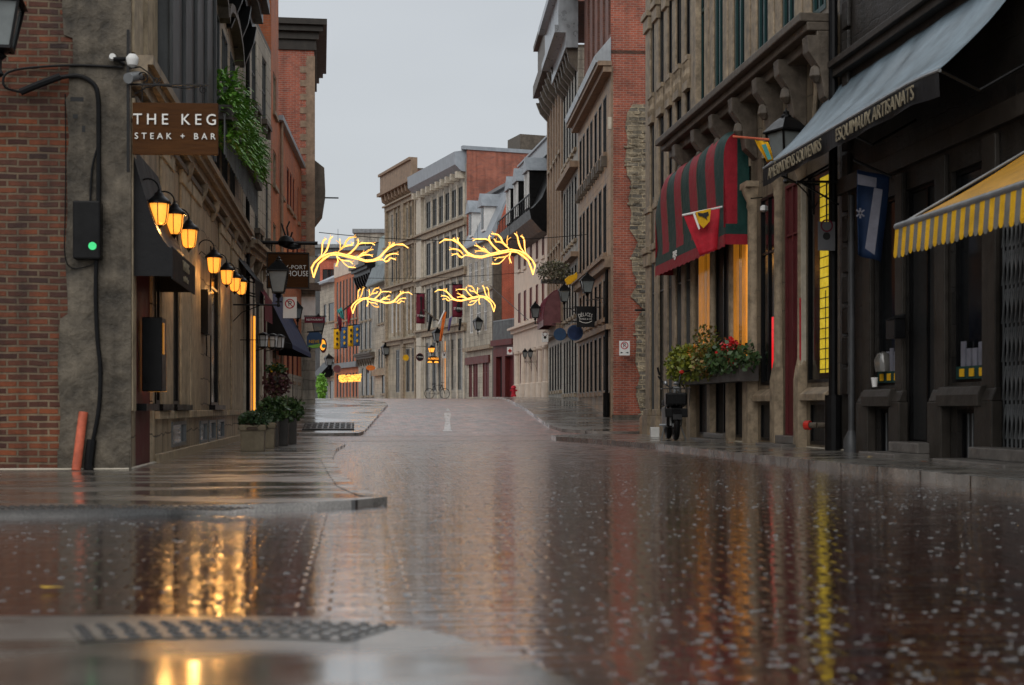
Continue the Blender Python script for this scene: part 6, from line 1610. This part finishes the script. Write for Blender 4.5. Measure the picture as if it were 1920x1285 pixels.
wire('upper wire carrying the two nearer garlands', [W(598, 436, 50.1), W(1100, 440, 50.1)], .014, .25)
wire('lower wire carrying the two farther garlands', [W(660, 521, 79.1), W(1040, 505, 79.1)], .014, .2)
wire('thin guy wire slanting down before the orange brick flank', [W(918, 535, 84), W(990, 600, 77)], .02)
# rectangular lit frame at the bend
r = thing('light_box', 'rectangular mass of glowing fairy lights at the far bend', 'light garland', W(656, 709.5, 120), .25); k = 120/FP; m = MB(); random.seed(9)
MB().box(-21*k, 21*k, .1, .2, -6*k, 6*k).build('frame', 'trim_dark', r)
for _ in range(330):
    x, z = random.uniform(-21*k, 21*k), random.uniform(-6.5*k, 6.5*k); m.lathe((x, random.uniform(-.2, .1), z+x*.06), [(.01, -.05), (.05, 0), (.01, .05)], 5)
m.build('fairy_lights', 'light_garland', r)['kind'] = 'stuff'
for x in (-20, 20): pass

# ================================================================== PLANTS
def planter_box(name, label, loc, w, d, h, mat, group=None, rim=True):
    r = thing(name, label, 'planter', loc, 0, group)
    m = MB().lathe((0, 0, 0), [(w*.66, 0), (w*.70, h)], 4, math.pi/4, sx=1, sy=d/w)
    if rim: m.lathe((0, 0, h), [(w*.76, -.02), (w*.78, .03), (w*.78, .07), (w*.72, .08)], 4, math.pi/4, sx=1, sy=d/w)
    m.build('pot', mat, r, bevel=.01)
    return r
p = gp(472, 847, .05); D0 = p.y
r = planter_box('stone_planter', 'square stone planter with a clipped dark ball shrub, nearest on the left pavement', (p.x, p.y+.3, p.z), .40, .40, .36, 'planter_stone', 'planters on the left pavement')
MB().leaves(0, 0, .50, .25, .25, .15, 1500, .055, shell=.75).build('foliage', 'leaf_box', r)
MB().lathe((0, 0, .36), [(.25, 0), (.22, .08), (.1, .16)], 10).build('soil', 'trunk', r)
p2 = gp(492, 842, .05)
r = planter_box('stone_planter', 'second stone planter with a dark ball shrub, just behind the nearest', (p2.x, p2.y+.35, p2.z), .40, .40, .38, 'planter_stone', 'planters on the left pavement')
MB().leaves(0, 0, .53, .24, .24, .15, 1100, .055, shell=.7).build('foliage', 'leaf_box', r); MB().lathe((0, 0, .36), [(.25, 0), (.22, .08), (.1, .16)], 10).build('soil', 'trunk', r)
for i, (x, y, l, hh) in enumerate(((508, 838, 'dark slate planter with a loose shrub, left of the trio', .36), (527, 836, 'dark slate planter with a loose shrub, middle of the trio', .40), (543, 833, 'dark slate planter with a loose shrub, right of the trio', .36))):
    p = gp(x, y, .05); r = planter_box('slate_planter', l, (p.x, p.y+.25, p.z), .27, .30, .52, 'planter_dark', 'dark planters on the left pavement', False)
    MB().leaves(0, 0, .68, .29, .28, .25, 800, .075, shell=.35).build('foliage', 'leaf_dark', r)
    m = MB()
    for k_ in range(7): m.tube([(0, 0, .45), (random.uniform(-.12, .12), random.uniform(-.1, .1), .68), (random.uniform(-.26, .26), random.uniform(-.2, .2), .96)], .006, 5)
    m.build('stems', 'trunk', r)
r = thing('hanging_basket', 'purple leaved hanging basket with yellow flowers above the planters', 'hanging plant', W(518, 718, 31.5), 0)
MB().leaves(0, 0, 0, .30, .28, .30, 900, .075, droop=.8, shell=.3).build('foliage', 'leaf_purple', r); MB().leaves(0, 0, .30, .22, .2, .14, 380, .07, shell=.3).build('green_foliage', 'leaf_dark', r)
MB().leaves(0, -.1, .28, .15, .1, .12, 26, .05).build('flowers', 'fabric_yellow', r); MB().lathe((0, 0, -.1), [(.06, 0), (.17, .12), (.18, .25)], 10).build('pot', 'planter_dark', r)
MB().tube([(0, 0, .2), (-.02, 0, .95), (-.8, .1, .95)], .01, 5).build('hanger', 'black_metal', r)
# fern box on the steakhouse front
ua, ub = f1.u(381), f1.u(452); Lf = ub-ua
r = thing('fern_box', 'long window box overflowing with bright green ferns above the steakhouse sign', 'window box', f1.w(ua, 0, 5.1), f1.ang)
MB().box(0, Lf, -.48, -.2, .55, .8).build('box', 'planter_dark', r)
random.seed(21); m = MB()
for _ in range(1500):
    x = random.uniform(-.05, Lf+.1); b = Vector((x, random.uniform(-.5, -.15), random.uniform(.15+.55*x/Lf, 1.5)))
    d = Vector((random.gauss(0, .6), -abs(random.gauss(.3, .35)), random.uniform(.1, 1.0))).normalized(); n_ = 7; L0 = random.uniform(.18, .42); p = b.copy(); step = L0/n_
    for i in range(n_):
        d = (d+Vector((0, -.03, -.22))).normalized(); q = p+d*step
        s = d.cross(Vector((0, 0, 1))).normalized() if abs(d.z) < .98 else Vector((1, 0, 0)); w = .05*(1-i/n_)+.012
        for sg in (-1, 1):
            t = p+s*sg*w+d*step*.6; m.quad(p, p+s*sg*w*.5-d*.004, t, q)
        p = q
m.build('fronds', 'leaf_fern', r)
# flower boxes on the arcade
ua, ub = fR.u(1276, .3), fR.u(1398, .3); Lf = ub-ua
r = thing('flower_box', 'flower boxes of green foliage with orange and red blooms under the striped dome awning', 'window box', fR.w(ua, 0, 1.2), fR.ang)
MB().box(.1, Lf, -.42, -.05, .0, .3).build('box', 'planter_dark', r)
for t, rz_, n_ in ((.10, .55, 1300), (.32, .5, 1100), (.55, .45, 1000), (.75, .4, 700), (.93, .35, 500)):
    MB().leaves(Lf*t, -.35, .45, Lf*.16, .36, rz_*.85, n_, .095, droop=.3, shell=.2).build('foliage', 'leaf_autumn' if t == .55 else 'leaf_moss' if t < .6 else 'leaf_dark', r)
MB().leaves(Lf*.45, -.3, .85, Lf*.2, .25, .4, 260, .08, shell=.1).build('amber_foliage', 'leaf_autumn', r)
MB().leaves(Lf*.38, -.45, .62, Lf*.15, .2, .2, 60, .07).build('orange_flowers', 'petal_orange', r)
for a_, z_ in ((.82, .55), (.88, .75), (.92, .42), (.96, .68)): MB().leaves(Lf*a_, -.45, z_, .13, .13, .1, 60, .07, shell=.2).build('red_flowers', 'petal_red', r)
# grey greenery on far ledges and shrub
r = thing('ledge_greenery', 'withered greenery on the ledge above the gold sign', 'window box', W(1056, 520, 58), 0)
MB().leaves(-.35, 0, .2, .75, .4, .5, 1200, .1, shell=.1).build('foliage', 'leaf_grey', r); MB().box(-.9, .5, -.1, .2, -.25, -.1).build('box', 'planter_dark', r)
r = thing('shrub', 'bright green shrub beside the foot of the quoined tower', 'shrub', W(603, 751, 95), 0)
MB().leaves(0, 0, .9, .35, .5, .9, 900, .16).build('foliage', 'leaf_bright', r); MB().tube([(0, 0, 0), (0, 0, 1.2)], .04, 6).build('stems', 'trunk', r)

# ================================================================== SMALL THINGS ON THE LEFT CORNER
def onflank(px, py, out=.08): y, z = flank(px, py); p = f1.w(0, 0, z)+Vector((f1.n.x, f1.n.y, 0))*y-Vector((f1.e.x, f1.e.y, 0))*out; return p
def loc_tube(name, label, cat, pts, rad, mat, n=8):
    P_ = [onflank(a, b, c) for a, b, c in pts]; p0 = P_[0].copy()
    # smooth
    Q = []
    for i in range(len(P_)-1):
        a, b, c, d = P_[max(i-1, 0)], P_[i], P_[i+1], P_[min(i+2, len(P_)-1)]
        for t in (0, .25, .5, .75): Q.append(.5*((2*b)+(c-a)*t+(2*a-5*b+4*c-d)*t*t+(3*b-a-3*c+d)*t**3)-p0)
    Q.append(P_[-1]-p0); o = MB().tube(Q, rad, n).build(name, mat, smooth=True); o.location = p0; return tag(o, label, cat)
loc_tube('cable', 'thin black cable looping over the brick flank to the corner camera', 'cable', [(232, 129, .06), (150, 127, .05), (90, 131, .05), (40, 138, .05), (18, 150, .06), (20, 172, .07), (50, 181, .08)], .014, 'black_paint')
loc_tube('cable_splice', 'thick black cable splice lying aslant on the brick', 'cable', [(48, 181, .09), (82, 166, .10), (120, 150, .09)], .042, 'fabric_black')
loc_tube('cable', 'thick black cable arching over the stone pier down to the black box', 'cable', [(118, 152, .08), (150, 147, .06), (175, 158, .06), (186, 180, .06), (188, 240, .06), (188, 384, .07)], .026, 'black_paint')
loc_tube('cable', 'second thin cable into the black box', 'cable', [(186, 280, .07), (176, 320, .06), (173, 384, .07)], .012, 'black_paint')
loc_tube('cable', 'black cable hanging from the box to the conduit at the pavement', 'cable', [(184, 488, .07), (183, 560, .07), (186, 640, .06), (191, 690, .06), (189, 760, .06), (180, 815, .06), (176, 830, .06)], .024, 'black_paint')
loc_tube('conduit', 'black conduit stub on the pier beside the orange post', 'conduit', [(176, 824, .07), (170, 880, .08)], .055, 'black_paint')
loc_tube('cable', 'thin black cable clipped down the edge of the brickwork', 'cable', [(126, 180, .02), (127, 300, .02), (126, 400, .02), (126, 480, .04), (140, 505, .05), (172, 500, .06), (184, 492, .06)], .006, 'black_paint', 5)
p = onflank(170, 436, .04); r = thing('junction_box', 'tall black junction box with a round green light on the stone pier', 'junction box', p, f1.ang-math.pi/2)
k = 16.4/FP; MB().box(-25*k, 25*k, -.16, .02, -54*k, 54*k).build('casing', 'black_paint', r, bevel=.02)
MB().lathe((0, 0, 0), [(.045, -.006), (.045, .004)], 20).build('green_light', 'led_green', r).rotation_euler = (math.pi/2, 0, 0); r.children[-1].location = (11*k, -.166, -30*k)
p0 = onflank(150, 884, .15); p0.z = G(p0.y)+.05; p1 = onflank(160, 773, .05)-p0
o = MB().tube([(0, 0, 0), tuple(p1)], .052, 14).build('orange_post', 'orange_paint', smooth=True); o.location = p0; tag(o, 'faded orange post leaning against the corner pier', 'post')
# corner cameras
r = thing('security_camera', 'white dome camera bracket on the corner above the steakhouse sign', 'camera', onflank(238, 120, .15), 0)
MB().lathe((.1, -.1, -.02), [(.015, -.08), (.055, -.055), (.07, 0), (.07, .03), (.04, .07)], 16).build('dome', 'white_paint', r, smooth=True)
MB().tube([(.04, 0, .02), (-.12, -.05, .0)], .025, 8).build('arm', 'black_paint', r)
r = thing('security_camera', 'small round white camera on the pier left of the dome camera', 'camera', onflank(215, 113, .1), 0)
MB().lathe((0, 0, 0), [(.035, -.02), (.045, 0), (.035, .04)], 16).build('lens_housing', 'white_paint', r, smooth=True).rotation_euler = (math.radians(80), 0, 0); MB().tube([(0, 0, 0), (.12, .05, -.06)], .02, 6).build('arm', 'black_paint', r)
r = thing('security_camera', 'grey spot camera under the dome camera', 'camera', onflank(252, 152, .2), 0)
MB().tube([(-.02, -.15, -.05), (.06, .08, .03)], .06, 12).build('barrel', 'grey_metal', r, smooth=True); MB().tube([(0, 0, .03), (-.1, .05, .02)], .012, 6).build('arm', 'black_paint', r)
r = thing('security_camera', 'pair of white cameras under the capital beside the dome awning', 'camera', W(1432, 388, 26.5), 0)
MB().lathe((0, 0, -.05), [(.02, -.05), (.07, -.02), (.07, .05), (.03, .08)], 12).lathe((.15, 0, -.03), [(.02, -.05), (.06, -.02), (.06, .05), (.03, .08)], 12).build('dome', 'white_paint', r, smooth=True); MB().tube([(-.25, 0, .15), (0, 0, .18), (.2, .0, .12), (.3, .1, .15)], .012, 6).build('arm', 'black_metal', r)
# menu case lit gold
r = thing('menu_case', 'lit menu case with a golden edge beside the steakhouse door', 'menu case', f1.w(f1.u(263), .0, .75), f1.ang)
MB().box(-.02, .40, -.26, -.02, .15, 1.05).build('case', 'black_paint', r, bevel=.01)
MB().box(.41, .47, -.25, -.03, .15, 1.05).build('lit_edge', 'window_orange', r)
MB().box(.02, .12, -.275, -.261, .6, .98).build('lit_face', 'window_amber', r)
# lit vertical strip on the townhouse
r = thing('light_strip', 'thin vertical orange light strip behind the black downpipe', 'light strip', f2.w(f2.u(467), .1, .0), f2.ang)
MB().box(0, .16, -.03, 0, .0, 2.9).build('tube', 'window_orange', r)
# speaker-like black box on the steakhouse pillar
p = f1.w(f1.u(380), .0, 2.3); r = thing('wall_box', 'narrow black box on the steakhouse front under the row of four lanterns', 'wall box', p, f1.ang); MB().box(-.3, .3, -.12, 0, -.35, .4).build('casing', 'black_paint', r, bevel=.01); MB().tube([(0, -.06, -.35), (.1, -.06, -.6), (.3, -.03, -.7)], .012, 6).build('cable', 'black_paint', r)
# standpipe
r = thing('standpipe', 'orange red fire standpipe sticking out below the yellow window', 'standpipe', fR.w(fR.u(1532, .2), 0, .42), fR.ang)
MB().tube([(0, 0, 0), (0, -.2, 0)], .05, 10).tube([(0, -.2, 0), (-.12, -.3, 0)], .05, 10).build('pipe', 'trim_dark', r, smooth=True)
MB().tube([(-.10, -.28, 0), (-.17, -.34, 0)], .075, 12).build('cap', 'red_paint', r)
MB().tube([(0, -.01, 0), (0, -.04, 0)], .12, 12).build('flange', 'trim_brown', r)
# bollard stub, red hydrant, cup
p = gp(1231, 821, .1); r = thing('stub_post', 'short pale stub against the foot of the arcade', 'post', (p.x, p.y+.2, p.z), 0); MB().box(-.1, .1, -.08, .08, 0, .24).build('block', 'white_paint', r, bevel=.015)
p = gp(1206, 816, .0); r = thing('brown_post', 'short rust brown post in the mouth of the side street', 'post', (p.x, p.y, p.z), 0); MB().lathe((0, 0, 0), [(.11, 0), (.11, .5), (.05, .58)], 12).build('post', 'trim_brown', r, smooth=True)
r = thing('fire_hydrant', 'red hydrant standing beside the red shop', 'hydrant', W(963, 744, 78), 0)
MB().lathe((0, 0, 0), [(.15, 0), (.15, .1), (.11, .12), (.11, .45), (.15, .47), (.12, .56), (.04, .62)], 12).build('barrel', 'fabric_crimson', r, smooth=True); MB().tube([(-.2, 0, .34), (.2, 0, .34)], .05, 10).build('outlet', 'fabric_crimson', r)
r = thing('paper_cup', 'white paper cup left on the first shop window ledge', 'cup', fR.w(fR.u(1640, .12), .12, 1.0), 0); MB().lathe((0, 0, 0), [(.035, 0), (.05, .13)], 14).build('cup', 'sign_white', r, smooth=True); MB().lathe((0, 0, .125), [(.053, 0), (.053, .012)], 14).build('lid', 'sign_white', r)
r = thing('letter_box', 'small dark box hanging on the pier right of the first shop window', 'wall box', fR.w(fR.u(1690, .1), .1, 1.75), fR.ang); MB().box(-.16, .16, -.16, 0, -.1, .16).prism([(0, .16), (-.18, .16), (0, .24)], -.17, .17).build('casing', 'black_paint', r, bevel=.01)
# flag pole on the bay
wpole = W(606, 371, 56); o = MB().tube([(-.4, 0, 0), (.6, 0, 0)], .03, 6).build('bare_flagpole', 'black_metal'); o.location = wpole; tag(o, 'bare horizontal flagpole sticking out from the quoined tower', 'pole')

# ================================================================== MOPED (seen from the front)
p = gp(1270, 827, .1)
r = thing('moped', 'black moped with a front basket parked against the arcade', 'moped', (p.x, p.y+.15, p.z), math.radians(-6)); r.scale = (1.15,)*3
def wheel(cy, rad, tw):
    w_ = MB(); n = 26
    for i in range(n):
        a, b = 2*math.pi*i/n, 2*math.pi*(i+1)/n
        for k in range(8):
            c, d = 2*math.pi*k/8, 2*math.pi*(k+1)/8
            P = lambda t, f: (tw*math.sin(f), cy+(rad+tw*math.cos(f))*math.cos(t), rad+tw+(rad+tw*math.cos(f))*math.sin(t))
            w_.quad(P(a, c), P(b, c), P(b, d), P(a, d))
    o = w_.build('wheel', 'black_paint', r, smooth=True); m = MB()
    for i in range(10): t = 2*math.pi*i/10; m.bar((0, cy, rad+tw), (0, cy+rad*math.cos(t), rad+tw+rad*math.sin(t)), .012)
    m.tube([(-.06, cy, rad+tw), (.06, cy, rad+tw)], .04, 10); m.build('rim', 'grey_metal', o); return o
wheel(0, .22, .055); wheel(1.15, .22, .055)
m = MB()
for s in (-1, 1): m.tube([(s*.085, 0, .27), (s*.085, .06, .55), (s*.075, .14, .82)], .022, 8)
m.tube([(0, .14, .8), (0, .18, .98)], .03, 8); m.build('fork', 'grey_metal', r)
m = MB()
for i in range(9):
    t = math.pi*(.1+.8*i/8); a = (-.08, .30*math.cos(t), .28+.33*math.sin(t)); 
    if i: m.quad((-.08, pa[1], pa[2]), (.08, pa[1], pa[2]), (.08, a[1], a[2]), (-.08, a[1], a[2]))
    pa = a
m.build('mudguard', 'black_paint', r)
MB().prism([(-.12, .64), (.16, .60), (.16, .86), (-.13, .86)], -.19, .19).build('basket', 'black_paint', r, bevel=.03)
MB().box(-.20, .20, -.14, -.11, .42, .58).build('front_fairing', 'black_paint', r, bevel=.03)
for hx in (.01,): MB().tube([(hx, -.10, .93), (hx, -.14, .93)], .04, 14).build('headlight', 'grey_metal', r, smooth=True)
m = MB()
for i in range(7): m.bar((-.23+.076*i, -.135, .62), (-.24+.08*i, -.15, .93), .008)
m.tube([(-.25, .16, .93), (-.25, -.15, .93), (.25, -.15, .93), (.25, .16, .93)], .01, 6); m.build('basket_rack', 'black_metal', r)
m = MB().tube([(-.28, .28, 1.16), (-.22, .22, 1.06), (-.07, .17, .95), (.07, .17, .98), (.1, .2, 1.15), (.16, .24, 1.24), (.33, .3, 1.27)], .016, 8); m.build('handlebar', 'black_metal', r, smooth=True)
MB().lathe((.13, .2, 1.20), [(.02, 0), (.045, .02), (.045, .05), (.02, .07)], 10).build('brake_light', 'red_paint', r)
MB().lathe((-.16, .18, 1.0), [(.02, 0), (.04, .03), (.03, .07)], 10).lathe((.02, .15, 1.0), [(.03, 0), (.05, .03), (.03, .06)], 10).build('mirror', 'silver_metal', r, smooth=True)
MB().tube([(-.26, .26, 1.18), (-.3, .24, 1.32)], .018, 6).build('lever', 'black_metal', r)
MB().box(-.13, .13, .45, 1.15, .62, .74).build('seat', 'fabric_black', r, bevel=.04)
MB().prism([(.2, .25), (.95, .22), (1.1, .6), (.5, .62), (.35, .45), (.15, .75), (.08, .72)], -.14, .14).build('body', 'black_paint', r, bevel=.03)
MB().tube([(.14, .5, .3), (.24, .45, .0)], .014, 6).tube([(-.14, .5, .3), (-.2, .5, .0)], .014, 6).build('kickstand', 'grey_metal', r)
MB().tube([(-.14, .3, .28), (-.26, .3, .28)], .02, 6).build('footrest', 'silver_metal', r)
# bicycle leaning far away before the grey warehouse
p = W(834, 748, 92); r = thing('parked_bicycle', 'dark parked bicycle before the grey warehouse', 'bicycle', p, 1.2)
for cy in (0, 1.05):
    m = MB(); n = 20; m.tube([(.0, cy+.33*math.cos(2*math.pi*i/n), .34+.33*math.sin(2*math.pi*i/n)) for i in range(n+1)], .022, 6); m.build('wheel', 'black_paint', r)
MB().tube([(0, 0, .34), (0, .2, .9), (0, .7, .85), (0, .45, .3), (0, .2, .9)], .025, 6).tube([(0, .7, .85), (0, 1.05, .34), (0, .45, .3)], .02, 6).build('frame', 'black_paint', r); MB().tube([(-.28, .15, 1.05), (.28, .15, 1.05)], .02, 6).build('handlebar', 'black_metal', r); MB().box(-.07, .07, .6, .85, .93, .98).build('saddle', 'fabric_black', r)
